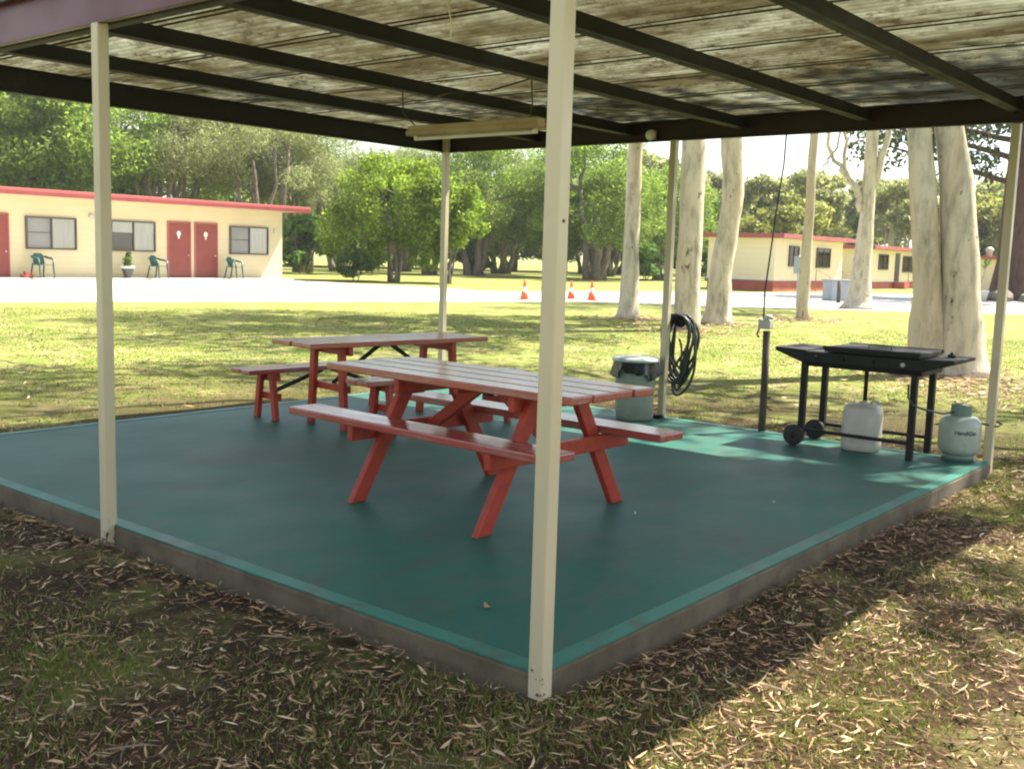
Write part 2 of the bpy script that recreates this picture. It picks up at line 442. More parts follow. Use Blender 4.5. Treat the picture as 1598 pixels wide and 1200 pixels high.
MT['twig'] = litter_mat('dry_twig', [(0, (0.035, 0.02, 0.012)), (0.6, (0.10, 0.065, 0.04)), (1, (0.24, 0.19, 0.13))])


# ------------------------------------------------------------------ mesh helpers
class MB:
    """collects boxes, bars, tubes and lathes; build() links them as one mesh object"""
    def __init__(self):
        self.v, self.f, self.sm = [], [], []

    def add(self, vs, fs, smooth=False):
        o = len(self.v)
        self.v += [tuple(x) for x in vs]
        self.f += [tuple(i + o for i in q) for q in fs]
        self.sm += [smooth] * len(fs)
        return self

    def box(self, c, s, M=None):
        hx, hy, hz = s[0] / 2, s[1] / 2, s[2] / 2
        P = [Vector((sx * hx, sy * hy, sz * hz)) for sz in (-1, 1) for sy in (-1, 1) for sx in (-1, 1)]
        if M is not None:
            P = [M @ p for p in P]
        P = [p + Vector(c) for p in P]
        return self.add(P, [(0, 2, 3, 1), (4, 5, 7, 6), (0, 1, 5, 4), (2, 6, 7, 3), (0, 4, 6, 2), (1, 3, 7, 5)])

    def bar(self, a, b, w, h, up=(0, 0, 1), flat=False):
        """rectangular bar from a to b; w across, h along up; flat=True cuts both ends level"""
        a, b = Vector(a), Vector(b)
        d = (b - a).normalized()
        s = d.cross(Vector(up))
        if s.length < 1e-4:
            s = d.cross(Vector((1, 0, 0)))
        s.normalize()
        u = s.cross(d)
        P = []
        for p in (a, b):
            for sx, su in ((-1, -1), (1, -1), (1, 1), (-1, 1)):
                q = p + s * (sx * w / 2) + u * (su * h / 2)
                if flat and abs(d.z) > 0.05:
                    q = q - d * ((q.z - p.z) / d.z)
                P.append(q)
        return self.add(P, [(3, 2, 1, 0), (4, 5, 6, 7), (0, 1, 5, 4), (1, 2, 6, 5), (2, 3, 7, 6), (3, 0, 4, 7)])

    def tube(self, pts, rad, seg=8, caps=True, smooth=True, wob=0.0, seed=0):
        pts = [Vector(p) for p in pts]
        n = len(pts)
        if not hasattr(rad, '__len__'):
            rad = [rad] * n
        rng = random.Random(seed)
        T = []
        for i in range(n):
            t = pts[min(i + 1, n - 1)] - pts[max(i - 1, 0)]
            T.append(t.normalized())
        u = T[0].cross(Vector((0.3, 1, 0.11)))
        if u.length < 1e-3:
            u = T[0].cross(Vector((1, 0, 0)))
        u.normalize()
        vs, fs = [], []
        for i in range(n):
            u = (u - T[i] * u.dot(T[i])).normalized()
            w = T[i].cross(u)
            for k in range(seg):
                a = 2 * math.pi * k / seg
                r = rad[i] * (1 + wob * rng.uniform(-1, 1))
                vs.append(pts[i] + (u * math.cos(a) + w * math.sin(a)) * r)
        for i in range(n - 1):
            for k in range(seg):
                k2 = (k + 1) % seg
                fs.append((i * seg + k, i * seg + k2, (i + 1) * seg + k2, (i + 1) * seg + k))
        if caps:
            fs.append(tuple(range(seg - 1, -1, -1)))
            fs.append(tuple((n - 1) * seg + k for k in range(seg)))
        return self.add(vs, fs, smooth)

    def lathe(self, prof, c=(0, 0, 0), seg=24, axis='Z', smooth=True):
        vs, fs = [], []
        for r, z in prof:
            for k in range(seg):
                a = 2 * math.pi * k / seg
                p = (r * math.cos(a), r * math.sin(a), z)
                if axis == 'X':
                    p = (p[2], p[0], p[1])
                elif axis == 'Y':
                    p = (p[1], p[2], p[0])
                vs.append((p[0] + c[0], p[1] + c[1], p[2] + c[2]))
        n = len(prof)
        for i in range(n - 1):
            for k in range(seg):
                k2 = (k + 1) % seg
                fs.append((i * seg + k, i * seg + k2, (i + 1) * seg + k2, (i + 1) * seg + k))
        fs.append(tuple(range(seg - 1, -1, -1)))
        fs.append(tuple((n - 1) * seg + k for k in range(seg)))
        return self.add(vs, fs, smooth)

    def build(self, name, mat, parent=None, bevel=0.0, loc=None):
        me = bpy.data.meshes.new(name)
        me.from_pydata(self.v, [], self.f)
        me.polygons.foreach_set('use_smooth', self.sm)
        me.materials.append(mat)
        me.update()
        o = bpy.data.objects.new(name, me)
        col.objects.link(o)
        if loc:
            o.location = loc
        if parent is not None:
            o.parent = parent
        if bevel:
            b = o.modifiers.new('bevel', 'BEVEL')
            b.width = bevel
            b.segments = 2
            b.limit_method = 'ANGLE'
            b.angle_limit = R(40)
        return o


def tag(o, label=None, cat=None, group=None, kind=None):
    if label:
        o['label'] = label
    if cat:
        o['category'] = cat
    if group:
        o['group'] = group
    if kind:
        o['kind'] = kind
    return o


def thing(name, label, cat, loc=(0, 0, 0), rz=0.0, group=None):
    o = bpy.data.objects.new(name, None)
    o.empty_display_size = 0.2
    col.objects.link(o)
    o.location = loc
    o.rotation_euler = (0, 0, rz)
    return tag(o, label, cat, group)


def dup(src, loc, rz=0.0, scale=None, label=None, group=None):
    def cp(o, parent):
        c = o.copy()
        col.objects.link(c)
        c.parent = parent
        for ch in list(o.children):
            cp(ch, c)
        return c
    r = cp(src, None)
    r.location = loc
    r.rotation_euler = (0, 0, rz)
    if scale:
        r.scale = scale if hasattr(scale, '__len__') else (scale,) * 3
    return tag(r, label, None, group)


def mesh_np(name, V, F, mat, parent=None, smooth=False):
    """V (n,3), F (m,k) all faces with k corners"""
    me = bpy.data.meshes.new(name)
    n, (m, k) = len(V), F.shape
    me.vertices.add(n)
    me.vertices.foreach_set('co', np.asarray(V, np.float32).ravel())
    me.loops.add(m * k)
    me.loops.foreach_set('vertex_index', np.asarray(F, np.int32).ravel())
    me.polygons.add(m)
    me.polygons.foreach_set('loop_start', np.arange(0, m * k, k, dtype=np.int32))
    me.polygons.foreach_set('use_smooth', np.full(m, smooth))
    me.materials.append(mat)
    me.update()
    me.validate()
    o = bpy.data.objects.new(name, me)
    col.objects.link(o)
    if parent is not None:
        o.parent = parent
    return o


def vnoise(x, y, s, seed=0):
    """smooth 2-D value noise in 0..1"""
    rng = np.random.default_rng(seed)
    T = rng.random((256, 256))
    X, Y = x / s + 1000, y / s + 1000
    i, j = np.floor(X).astype(int), np.floor(Y).astype(int)
    fx, fy = X - i, Y - j
    fx, fy = fx * fx * (3 - 2 * fx), fy * fy * (3 - 2 * fy)
    a, b = T[i % 256, j % 256], T[(i + 1) % 256, j % 256]
    c, d = T[i % 256, (j + 1) % 256], T[(i + 1) % 256, (j + 1) % 256]
    return (a * (1 - fx) + b * fx) * (1 - fy) + (c * (1 - fx) + d * fx) * fy


# ------------------------------------------------------------------ setting: ground, road, slab
def ground():
    xs = np.concatenate([np.linspace(-600, -12, 10), np.arange(-11, 16, 0.25), np.linspace(17, 60, 40), np.linspace(64, 900, 30)])
    ys = np.concatenate([np.linspace(-600, -9, 10), np.arange(-8, 16, 0.25), np.linspace(17, 60, 40), np.linspace(64, 900, 30)])
    X, Y = np.meshgrid(xs, ys, indexing='ij')
    Z = (vnoise(X, Y, 1.1, 3) - .5) * .035 + (vnoise(X, Y, .45, 4) - .5) * .018
    near = np.clip(1 - np.hypot(X - 3, Y - 3) / 22, 0, 1)
    Z *= near
    inside = (X > -.2) & (X < 5.9) & (Y > -.2) & (Y < 6.1)
    Z = np.where(inside, -.03, Z) - .006
    V = np.stack([X, Y, Z], -1).reshape(-1, 3)
    nx, ny = len(xs), len(ys)
    a = np.arange(nx * ny).reshape(nx, ny)
    F = np.stack([a[:-1, :-1], a[1:, :-1], a[1:, 1:], a[:-1, 1:]], -1).reshape(-1, 4)
    tag(mesh_np('ground', V, F, MT['ground'], smooth=True), 'lawn of patchy green and dry grass over brown earth', 'ground', kind='structure')


ground()


def sheet(name, poly, z, mat):
    bm = bmesh.new()
    vs = [bm.verts.new((x, y, z)) for x, y in poly]
    bm.faces.new(vs)
    bmesh.ops.triangulate(bm, faces=bm.faces[:])
    bmesh.ops.recalc_face_normals(bm, faces=bm.faces[:])
    for f in bm.faces:
        if f.normal.z < 0:
            f.normal_flip()
    me = bpy.data.meshes.new(name)
    bm.to_mesh(me)
    bm.free()
    me.materials.append(mat)
    o = bpy.data.objects.new(name, me)
    col.objects.link(o)
    return o


road_near = [(-40, 36.5), (-5, 28.2), (9.4, 25.0), (13.4, 24.1), (20.2, 22.1), (23.9, 21.0), (27.5, 19.9), (29.1, 17.9), (30.4, 15.7), (32.3, 13.2), (35.2, 10.4), (40, 5.5), (60, -8.0)]
road_far = [(80, 2.0), (60.5, 13.5), (59.5, 19.6), (52.2, 22.0), (45.0, 24.2), (41.1, 25.6), (37.5, 26.8), (33.2, 27.0), (31.2, 27.9), (32.4, 31.0), (31.0, 35.2), (31.2, 40.2), (-40, 40.2)]
tag(sheet('road', road_near + road_far, 0.006, MT['road']), 'sunlit pale concrete drive past the motel and the cabins', 'road', kind='structure')

SZ = 0.0975
sl = MB()
sl.box((2.8, 2.925, SZ / 2 - 0.1), (5.72, 5.97, SZ + 0.2))
slab = sl.build('slab', MT['slab_edge'], bevel=0.012)
tag(slab, 'concrete slab with stained grey edges', 'floor', kind='structure')
pt = MB()
x0, x1, y0, y1, bw = -0.055, 5.655, -0.055, 5.905, 0.085
pt.add([(x0 + bw, y0 + bw, 0), (x1 - bw, y0 + bw, 0), (x1 - bw, y1 - bw, 0), (x0 + bw, y1 - bw, 0)], [(0, 1, 2, 3)])
paint = pt.build('floor_paint', MT['slab'], loc=(0, 0, SZ + 0.004))
tag(paint, 'dark teal painted floor of the picnic shelter', 'floor', kind='structure')
bd = MB()
t = 0.008
def rim(pts):
    (ax, ay), (bx, by) = pts
    bd.box(((ax + bx) / 2, (ay + by) / 2, 0), (abs(bx - ax), abs(by - ay), t))
rim(((x0, y0), (x1, y0 + bw - .002)))
rim(((x0, y1 - bw + .002), (x1, y1)))
rim(((x0, y0 + bw), (x0 + bw - .002, y1 - bw)))
rim(((x1 - bw + .002, y0 + bw), (x1, y1 - bw)))
border = bd.build('floor_border', MT['border'], loc=(0, 0, SZ + 0.0045))
tag(border, 'brighter teal border strip round the painted floor', 'floor', kind='structure')

# ------------------------------------------------------------------ picnic shelter
sh = thing('picnic_shelter', 'open picnic shelter with cream posts and a mouldy translucent roof over the teal floor', 'shelter', (0, 0, 0))
PW = 0.064
LX, LY = 5.65, 5.86


def post(x, y, z0, z1, label=None):
    m = MB()
    m.box((x, y, (z0 + z1) / 2), (PW, PW, z1 - z0))
    o = m.build('post', MT['cream_post'], sh, bevel=0.006)
    if label:
        o['label'] = label
    return o


p0 = post(-0.055, -0.055, 0.0, 2.70)
m = MB(); m.lathe([(0.006, -.002), (0.006, .002)], (-0.055, -0.055 - PW / 2 - .001, 1.72), 10, 'Y'); m.build('bolt_hole', MT['rust'], p0)
m = MB(); m.box((-0.055, -0.055, 0.012), (PW + .006, PW + .006, 0.02)); m.build('base_cap', MT['rust'], p0)
post(-0.072, 2.875, 0.0, 2.70)
post(5.60, 5.80, SZ, 2.87)
p3 = post(5.60, 2.90, SZ, 2.70)
m = MB(); m.box((5.545, 2.90, SZ + .02), (0.06, 0.09, 0.03)); m.build('base_bracket', MT['dark_steel'], p3, 0.004)
p4 = post(5.71, -0.02, 0.0, 2.70)
post(-0.02, 5.82, 0.0, 2.70)

# edge beams: channel sections (web + two lips)
def beam(a, b, inward, mat, name='beam'):
    a, b, n = Vector(a), Vector(b), Vector(inward)
    m = MB()
    m.bar(a, b, 0.012, 0.19)
    m.bar(a + n * .034 + Vector((0, 0, -.0905)), b + n * .034 + Vector((0, 0, -.0905)), 0.055, 0.009)
    m.bar(a + n * .034 + Vector((0, 0, .0905)), b + n * .034 + Vector((0, 0, .0905)), 0.055, 0.009)
    return m.build(name, mat, sh, bevel=0.003)


BZ = 2.795
beam((LX + .02, -1.2, BZ), (LX + .02, LY + .04, BZ), (-1, 0, 0), MT['brown_steel'])
beam((-0.02, -1.2, BZ), (-0.02, LY + .04, BZ), (1, 0, 0), MT['brown_steel'])
beam((0.0, LY, BZ), (LX + .02, LY, BZ), (0, -1, 0), MT['dark_steel'])
for y in (-0.03, 1.11, 2.23, 3.42, 4.58):
    m = MB()
    m.bar((0.05, y, 2.815), (LX - .0, y, 2.815), 0.05, 0.10)
    m.bar((0.05, y - .045, 2.77), (LX - .0, y - .045, 2.77), 0.04, 0.008)
    m.build('purlin', MT['dark_steel'], sh, bevel=0.004)
m = MB(); m.bar((0.05, -1.12, 2.83), (LX, -1.12, 2.83), 0.05, 0.08); m.build('purlin', MT['dark_steel'], sh, bevel=0.004)
# maroon fascia with gutter lip on the low side
m = MB()
m.box((-0.085, 2.35, 2.835), (0.014, 7.2, 0.26)); m.box((-0.085, 2.35, 2.700), (0.034, 7.2, 0.012))
m.build('fascia', MT['maroon'], sh, bevel=0.003)
m = MB(); m.box((-0.105, 2.35, 2.985), (0.055, 7.24, 0.045)); m.build('gutter_lip', MT['teal_trim'], sh, bevel=0.006)

# corrugated translucent sheets, each one a part
SW = 0.762
n_sheets = 8
for k in range(n_sheets):
    xs = np.linspace(-0.03, SW + 0.035, 74)
    ys = np.linspace(-1.32, 5.98, 16)
    X, Y = np.meshgrid(xs, ys, indexing='ij')
    Z = 0.009 * np.sin(X / 0.0762 * 2 * np.pi) + 0.0035 * np.sin(Y * 2.1 + k) + 0.002
    Z = Z + np.where(X > SW - 0.02, 0.004, 0.0)
    V = np.stack([X, Y, Z], -1).reshape(-1, 3)
    a = np.arange(74 * 16).reshape(74, 16)
    F = np.stack([a[:-1, :-1], a[1:, :-1], a[1:, 1:], a[:-1, 1:]], -1).reshape(-1, 4)
    o = mesh_np('roof_sheet', V, F, MT['roof'], sh, smooth=True)
    o.location = (-0.12 + k * SW, 0, 2.905 + 0.003 * (k % 2))
# lap battens of grime: dark sealing strips at each lap
for k in range(1, n_sheets):
    m = MB(); m.box((-0.105 + k * SW, 2.33, 2.888), (0.02, 7.2, 0.006)); m.build('lap_strip', MT['old_timber'], sh)

# ------------------------------------------------------------------ things hung in the shelter
fl = thing('strip_light', 'yellowed fluorescent batten hanging from roof hooks', 'lamp', (2.65, 2.76, 2.455), R(2))
m = MB(); m.box((0, 0, 0.03), (0.09, 1.18, 0.06)); m.build('housing', MT['lamp_cream'], fl, 0.008)
m = MB(); m.box((0, 0, -0.006), (0.13, 1.18, 0.012)); m.box((-.06, 0, .012), (.012, 1.18, .03)); m.box((.06, 0, .012), (.012, 1.18, .03)); m.build('reflector', MT['lamp_cream'], fl, 0.004)
m = MB(); m.tube([(0, -.55, -.03), (0, .55, -.03)], 0.013, 10); m.build('tube', MT['lamp_white'], fl)
for y in (-.54, .54):
    m = MB(); m.box((0, y, -.026), (.03, .03, .03)); m.build('end_holder', MT['lamp_white'], fl, .004)
for y in (-.49, .70):
    m = MB(); m.tube([(0, min(y, .55), .06), (0, y - .02, .16), (.01, y, .33)], 0.005, 6); m.build('hanger', MT['rust'], fl)
lp = thing('pendant_lamp', 'small white conical lamp shade under the roof behind the nearest cream post', 'lamp', (3.70, 2.87, 2.58))
m = MB(); m.lathe([(.10, 0), (.095, .012), (.03, .075), (.022, .11)], seg=24); m.build('lamp_shade', MT['lamp_white'], lp)
m = MB(); m.tube([(0, 0, .11), (.01, .1, .2), (0, .55, .205)], .005, 6); m.build('cable', MT['cable'], lp)
bl = thing('bulkhead_light', 'tiny round white bulkhead light fixed on the far roof beam', 'lamp', (5.60, 3.17, 2.76))
m = MB(); m.box((.03, 0, 0), (.02, .1, .09)); m.build('base_plate', MT['lamp_cream'], bl, .004)
m = MB(); m.lathe([(.052, 0), (.05, -.02), (.036, -.045), (.012, -.056)], (.02, 0, 0), 18, 'X'); m.build('globe', MT['lamp_white'], bl)
cbm = MB()
cbm.tube([(2.66, 2.23, 2.78), (2.63, 2.6, 2.715), (2.62, 2.95, 2.73), (2.9, 3.42, 2.76), (3.2, 3.9, 2.79)], 0.006, 6)
tag(cbm.build('roof_cable', MT['cable']), 'thin dark cable looping between purlins above the fluorescent batten', 'cable')
st = MB()
st.tube([(0.62, 1.11, 2.77), (0.61, 1.10, 2.7), (0.625, 1.09, 2.62), (0.612, 1.085, 2.56)], 0.0035, 6)
tag(st.build('string', MT['lamp_white']), 'short white string dangling from a purlin near the maroon fascia', 'string')

# ------------------------------------------------------------------ picnic tables
def planks(name, cx, w, n, L, zt, th, gap, mat, parent, y0=0.0, clip=0.0):
    m = MB()
    pw = (w - gap * (n - 1)) / n
    for i in range(n):
        x = cx - w / 2 + pw / 2 + i * (pw + gap)
        dl = random.uniform(-.012, .012)
        m.box((x, y0 + dl, zt - th / 2), (pw, L, th))
    return m.build(name, mat, parent, bevel=0.008)


ta = thing('picnic_table', 'red timber picnic table with two fixed benches in the middle of the teal floor', 'table', (1.81, 1.815, SZ + .004), R(-2.5))
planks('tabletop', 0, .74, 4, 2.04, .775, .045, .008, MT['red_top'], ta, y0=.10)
for s in (-1, 1):
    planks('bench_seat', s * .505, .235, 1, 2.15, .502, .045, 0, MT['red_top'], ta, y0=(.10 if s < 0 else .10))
for e in (-.52, .52):
    for s in (-1, 1):
        m = MB(); m.bar((s * .60, e, 0), (s * .17, e, .73), .045, .095, up=(0, 1, 0), flat=True)
        # turn the section so the broad face looks along the table
        m = MB(); m.bar((s * .60, e, 0), (s * .17, e, .73), .095, .045, up=(0, 1, 0), flat=True); m.build('leg', MT['red_wood'], ta, .006)
    k = 1 if e > 0 else -1
    m = MB(); m.bar((-.62, e + k * .0465, .41), (.62, e + k * .0465, .41), .045, .09); m.build('bench_bearer', MT['red_wood'], ta, .006)
    m = MB(); m.bar((-.34, e - k * .0465, .685), (.34, e - k * .0465, .685), .045, .09); m.build('top_bearer', MT['red_wood'], ta, .006)
    m = MB(); m.bar((0, k * .06, .715), (0, e, .40), .04, .07, up=(0, 0, 1)); m.build('brace', MT['red_wood'], ta, .004)
m = MB(); m.bar((-.3, 0, .71), (.3, 0, .71), .045, .04); m.build('centre_batten', MT['red_wood'], ta, .004)

tb = thing('picnic_table', 'red timber table on four legs standing between its two loose benches', 'table', (3.46, 4.47, SZ + .004), R(-7))
def trestle(parent, L, W, n, zt, th, spread, foot, inset, bz, sec):
    """long axis X: planks, two pairs of splayed legs, cross pieces, dark braces"""
    m = MB()
    pw = (W - .008 * (n - 1)) / n
    for i in range(n):
        m.box((random.uniform(-.01, .01), -W / 2 + pw / 2 + i * (pw + .008), zt - th / 2), (L, pw, th))
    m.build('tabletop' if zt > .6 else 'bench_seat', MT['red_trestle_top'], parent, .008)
    for e in (-1, 1):
        x = e * (L / 2 - inset)
        for s in (-1, 1):
            m = MB(); m.bar((x, s * foot, 0), (x, s * spread, zt - th), sec, .045, up=(1, 0, 0), flat=True); m.build('leg', MT['red_wood'], parent, .006)
        m = MB(); m.bar((x - e * .045, -W / 2 + .03, zt - th - .04), (x - e * .045, W / 2 - .03, zt - th - .04), .042, .07); m.build('top_bearer', MT['red_wood'], parent, .005)
        k = foot + (spread - foot) * bz / (zt - th)
        m = MB(); m.bar((x - e * .046, -k - .02, bz), (x - e * .046, k + .02, bz), .042, .06); m.build('stretcher', MT['red_wood'], parent, .005)
        m = MB(); m.bar((e * .05, 0, zt - th - .012), (x - e * .05, 0, bz + .03), .034, .022, up=(0, 1, 0)); m.build('brace', MT['black_iron'], parent, .003)
trestle(tb, 1.92, .62, 4, .742, .042, .20, .255, .36, .34, .075)
ba = thing('picnic_bench', 'loose red bench on the lawn side of the far table', 'bench', (3.38, 5.16, SZ + .004), R(-4), 'loose red benches at the far table')
trestle(ba, 1.82, .30, 2, .455, .04, .085, .145, .26, .2, .06)
bb = dup(ba, (3.64, 3.93, SZ + .004), R(-7), None, 'loose red bench between the two picnic tables, mostly hidden behind the near one', 'loose red benches at the far table')

# ------------------------------------------------------------------ barbecue
bq = thing('barbecue', 'long black plate barbecue on legs with two wheels beside the gas cylinder', 'barbecue', (5.47, .88, SZ + .004), 0)
# local: Y along the cooker (+Y = shelf end with wheels), -X = front
m = MB()
T = .82
prof = [(-.27, T - .03), (-.27, T - .11), (-.24, T - .155), (.24, T - .155), (.27, T - .11), (.27, T - .03)]
vs = [(x, y, z) for y in (-.50, .44) for x, z in prof]
m.add(vs, [(0, 1, 2, 3, 4, 5)[::-1], tuple(range(6, 12))] + [(i, (i + 1) % 6, (i + 1) % 6 + 6, i + 6) for i in range(6)])
m.build('body', MT['black_iron'], bq, .006)
m = MB(); m.box((0, -.1, T), (.56, .76, .04)); m.box((-.28, -.1, T + .012), (.012, .78, .03)); m.box((.28, -.1, T + .012), (.012, .78, .03)); m.build('hotplate', MT['black_iron'], bq, .005)
for e in (1, -1):
    m = MB()
    ya, yb = (.443, .71) if e > 0 else (-.503, -.74)
    za, zb = (.115, .03) if e > 0 else (.10, .025)
    vs = []
    for x in (-.27, .27):
        vs += [(x, ya, T - .02), (x, yb, T - .012), (x, yb, T - .012 - zb), (x, ya, T - .02 - za)]
    m.add(vs, [(0, 1, 2, 3), (7, 6, 5, 4), (0, 4, 5, 1), (1, 5, 6, 2), (2, 6, 7, 3), (3, 7, 4, 0)])
    m.build('side_shelf', MT['black_iron'], bq, .006)
for x in (-.215, .215):
    for y in (-.44, .46):
        z0 = .0 if y < 0 else .03
        m = MB(); m.box((x, y, (z0 + T - .06) / 2), (.05, .05, T - .06 - z0)); m.build('leg', MT['black_iron'], bq, .005)
    m = MB(); m.bar((x, -.415, .13), (x, .43, .13), .02, .028); m.build('rail', MT['black_iron'], bq, .003)
    m = MB(); m.lathe([(.03, -.022), (.078, -.026), (.085, -.018), (.085, .018), (.078, .026), (.03, .022)], (x - .055, .50, .085), 24, 'X'); w = m.build('wheel', MT['rubber'], bq)
    m = MB(); m.lathe([(.026, -.03), (.026, .03)], (x - .055, .50, .085), 14, 'X'); m.build('hub', MT['brown_steel'], w)
m = MB(); m.tube([(-.30, .50, .085), (.22, .50, .085)], .009, 8); m.build('axle', MT['rust'], bq)
m = MB(); m.tube([(0, .02, T - .15), (0, .02, .395)], .017, 10); m.build('drain_pipe', MT['black_iron'], bq)
m = MB(); m.tube([(-.1, -.02, T + .01), (-.1, -.02, T + .05), (-.1, -.20, T + .05), (-.1, -.20, T + .01)], .006, 6); m.build('plate_handle', MT['black_iron'], bq)
for y in (.35, .12, -.12, -.36):
    m = MB(); m.lathe([(.016, 0), (.018, -.016), (.014, -.026)], (-.272, y, T - .075), 14, 'X'); m.build('knob', MT['black_iron'] if y > -.3 else MT['grey_box'], bq)
m = MB(); m.lathe([(.03, 0), (.03, .02), (.012, .025), (.012, .04)], (.05, -.62, T - .012), 14); m.build('lid_knob', MT['black_iron'], bq)

gc = thing('gas_cylinder', 'pale green gas cylinder with navy lettering beside the cream corner post', 'gas cylinder', (5.60, .175, SZ + .008), 0)
m = MB(); m.lathe([(.06, .035), (.12, .045), (.150, .075), (.157, .11), (.157, .27), (.150, .305), (.12, .338), (.06, .352), (.02, .354)], seg=40); m.build('tank', MT['gas'], gc)
m = MB(); m.lathe([(.115, 0), (.118, 0), (.118, .05), (.112, .05)], seg=30); m.build('foot_ring', MT['gas_collar'], gc)
m = MB()
vs, fs = [], []
K = 26
for i in range(K + 1):
    a = R(-150 + 300 * i / K) + R(160)
    for r, z in ((.078, .340), (.078, .435), (.074, .435), (.074, .340)):
        vs.append((r * math.cos(a), r * math.sin(a), z))
for i in range(K):
    for q in range(4):
        fs.append((i * 4 + q, i * 4 + (q + 1) % 4, (i + 1) * 4 + (q + 1) % 4, (i + 1) * 4 + q))
m.add(vs, fs, False); m.build('collar', MT['gas_collar'], gc, .002)
m = MB(); m.lathe([(.018, .35), (.018, .40), (.012, .405), (.012, .415), (.03, .418), (.03, .435)], seg=14); m.tube([(0, 0, .38), (-.05, .03, .382)], .011, 10); m.build('valve', MT['gas_collar'], gc)
# lettering wrapped round the tank
fc = bpy.data.curves.new('lettering', 'FONT')
fc.body = 'HandiGas'
fc.size = .043
fc.shear = .25
fc.align_x = 'CENTER'
fc.offset = 0.0012
fo = bpy.data.objects.new('lettering_source', fc)
col.objects.link(fo)
dg = bpy.context.evaluated_depsgraph_get()
me = bpy.data.meshes.new_from_object(fo.evaluated_get(dg))
bpy.data.objects.remove(fo)
bm = bmesh.new(); bm.from_mesh(me)
bmesh.ops.subdivide_edges(bm, edges=[e for e in bm.edges if e.calc_length() > .02], cuts=2)
bmesh.ops.triangulate(bm, faces=bm.faces[:])
a0 = math.atan2(-2.2312 - .175, -2.9146 - 5.60) + R(16)
for v_ in bm.verts:
    x, y = v_.co.x, v_.co.y
    a = a0 + x / .158
    v_.co = (.1585 * math.cos(a), .1585 * math.sin(a), .215 + y)
bm.to_mesh(me); bm.free()
me.materials.append(MT['ink'])
lo = bpy.data.objects.new('lettering', me)
col.objects.link(lo); lo.parent = gc
gh = MB()
gh.tube([(5.21, .47, .70), (5.19, .46, .60), (5.22, .43, .54), (5.32, .36, .50), (5.45, .27, .47), (5.55, .205, .482)], .008, 8)
gh.tube([(5.55, .205, .482), (5.60, .16, .46), (5.665, .05, .40), (5.70, -.07, .385), (5.76, -.09, .40), (5.77, -.02, .42)], .008, 8)
tag(gh.build('gas_hose', MT['hose']), 'black rubber gas hose running from the barbecue to the cylinder and round the post', 'hose')

dc = thing('plastic_drum', 'grubby white plastic drum catching drips under the barbecue', 'drum', (5.42, .89, SZ + .004), R(6))
m = MB()
vs = []
levels = [(.0, .13), (.012, .147), (.06, .15), (.30, .15), (.345, .143), (.372, .115), (.38, .06)]
K = 28
for z, r in levels:
    for k in range(K):
        a = 2 * math.pi * k / K
        c, s = math.cos(a), math.sin(a)
        q = 1 / (abs(c) ** 3.2 + abs(s) ** 3.2) ** (1 / 3.2)
        vs.append((r * q * c, r * q * s, z))
fs = [(i * K + k, i * K + (k + 1) % K, (i + 1) * K + (k + 1) % K, (i + 1) * K + k) for i in range(len(levels) - 1) for k in range(K)]
fs += [tuple(range(K - 1, -1, -1)), tuple((len(levels) - 1) * K + k for k in range(K))]
m.add(vs, fs, True); m.build('body', MT['white_plastic'], dc)
m = MB(); m.lathe([(.034, .378), (.034, .402), (.026, .402)], (.0, .0, 0), 16); m.build('neck', MT['white_plastic'], dc)
m = MB(); m.tube([(.045, -.04, .375), (.06, -.06, .398), (.09, -.09, .398), (.105, -.105, .365)], .011, 8); m.build('handle', MT['white_plastic'], dc)

# ------------------------------------------------------------------ outlet post, bin, hose
op = thing('outlet_post', 'short weathered brown post with a grey power outlet box on top', 'post', (5.64, 1.88, 0), 0)
m = MB(); m.tube([(0, 0, 0), (.004, 0, .5), (0.006, .01, 1.0)], [.033, .032, .031], 14); m.build('post', MT['old_timber'], op)
m = MB(); m.box((-.02, .012, 1.06), (.07, .115, .085)); ob = m.build('outlet_box', MT['grey_box'], op, .008)
m = MB(); m.lathe([(.036, 1.103), (.036, 1.13), (.022, 1.145)], (-.01, -.01, 0), 16); m.build('box_cap', MT['grey_box'], ob)
m = MB(); m.tube([(-.03, .06, 1.03), (-.05, .075, .97), (-.045, .055, .94)], .008, 6); m.build('plug_lead', MT['cable'], op)
pc = MB()
pc.tube([(5.63, 1.92, 1.10), (5.635, 1.925, 1.35), (5.64, 1.895, 1.7), (5.66, 1.87, 2.1), (5.66, 1.83, 2.45), (5.652, 1.82, 2.70)], .0075, 6)
tag(pc.build('power_cable', MT['cable']), 'thin black cable rising from the outlet post to the roof beam', 'cable')

wb = thing('rubbish_bin', 'round pale green bin with a black liner hanging over its rim beside the hose post', 'bin', (5.36, 3.06, SZ + .004), 0)
m = MB(); m.lathe([(.165, 0), (.172, .01), (.182, .2), (.196, .50), (.20, .53)], seg=36); m.build('body', MT['bin'], wb)
m = MB()
vs, fs = [], []
K = 48
rng = random.Random(5)
lev = [(.205, .555), (.212, .535), (.222, .49), (.236, .44), (.243, .425)]
ph = [rng.uniform(0, 6) for _ in range(4)]
for i, (r, z) in enumerate(lev):
    for k in range(K):
        a = 2 * math.pi * k / K
        w_ = (math.sin(3 * a + ph[0]) * .010 + math.sin(7 * a + ph[1]) * .006 + math.sin(13 * a + ph[2]) * .004) * i
        vs.append(((r + w_ * .7) * math.cos(a), (r + w_ * .7) * math.sin(a), z + w_ * 0.9))
for i in range(len(lev) - 1):
    for k in range(K):
        fs.append((i * K + k, (i + 1) * K + k, (i + 1) * K + (k + 1) % K, i * K + (k + 1) % K))
m.add(vs, fs, True); m.build('liner', MT['liner'], wb)
m = MB(); m.lathe([(.222, .548), (.226, .556), (.218, .574), (.19, .584), (.10, .590), (.02, .591)], seg=40); m.build('lid', MT['bin_lid'], wb)

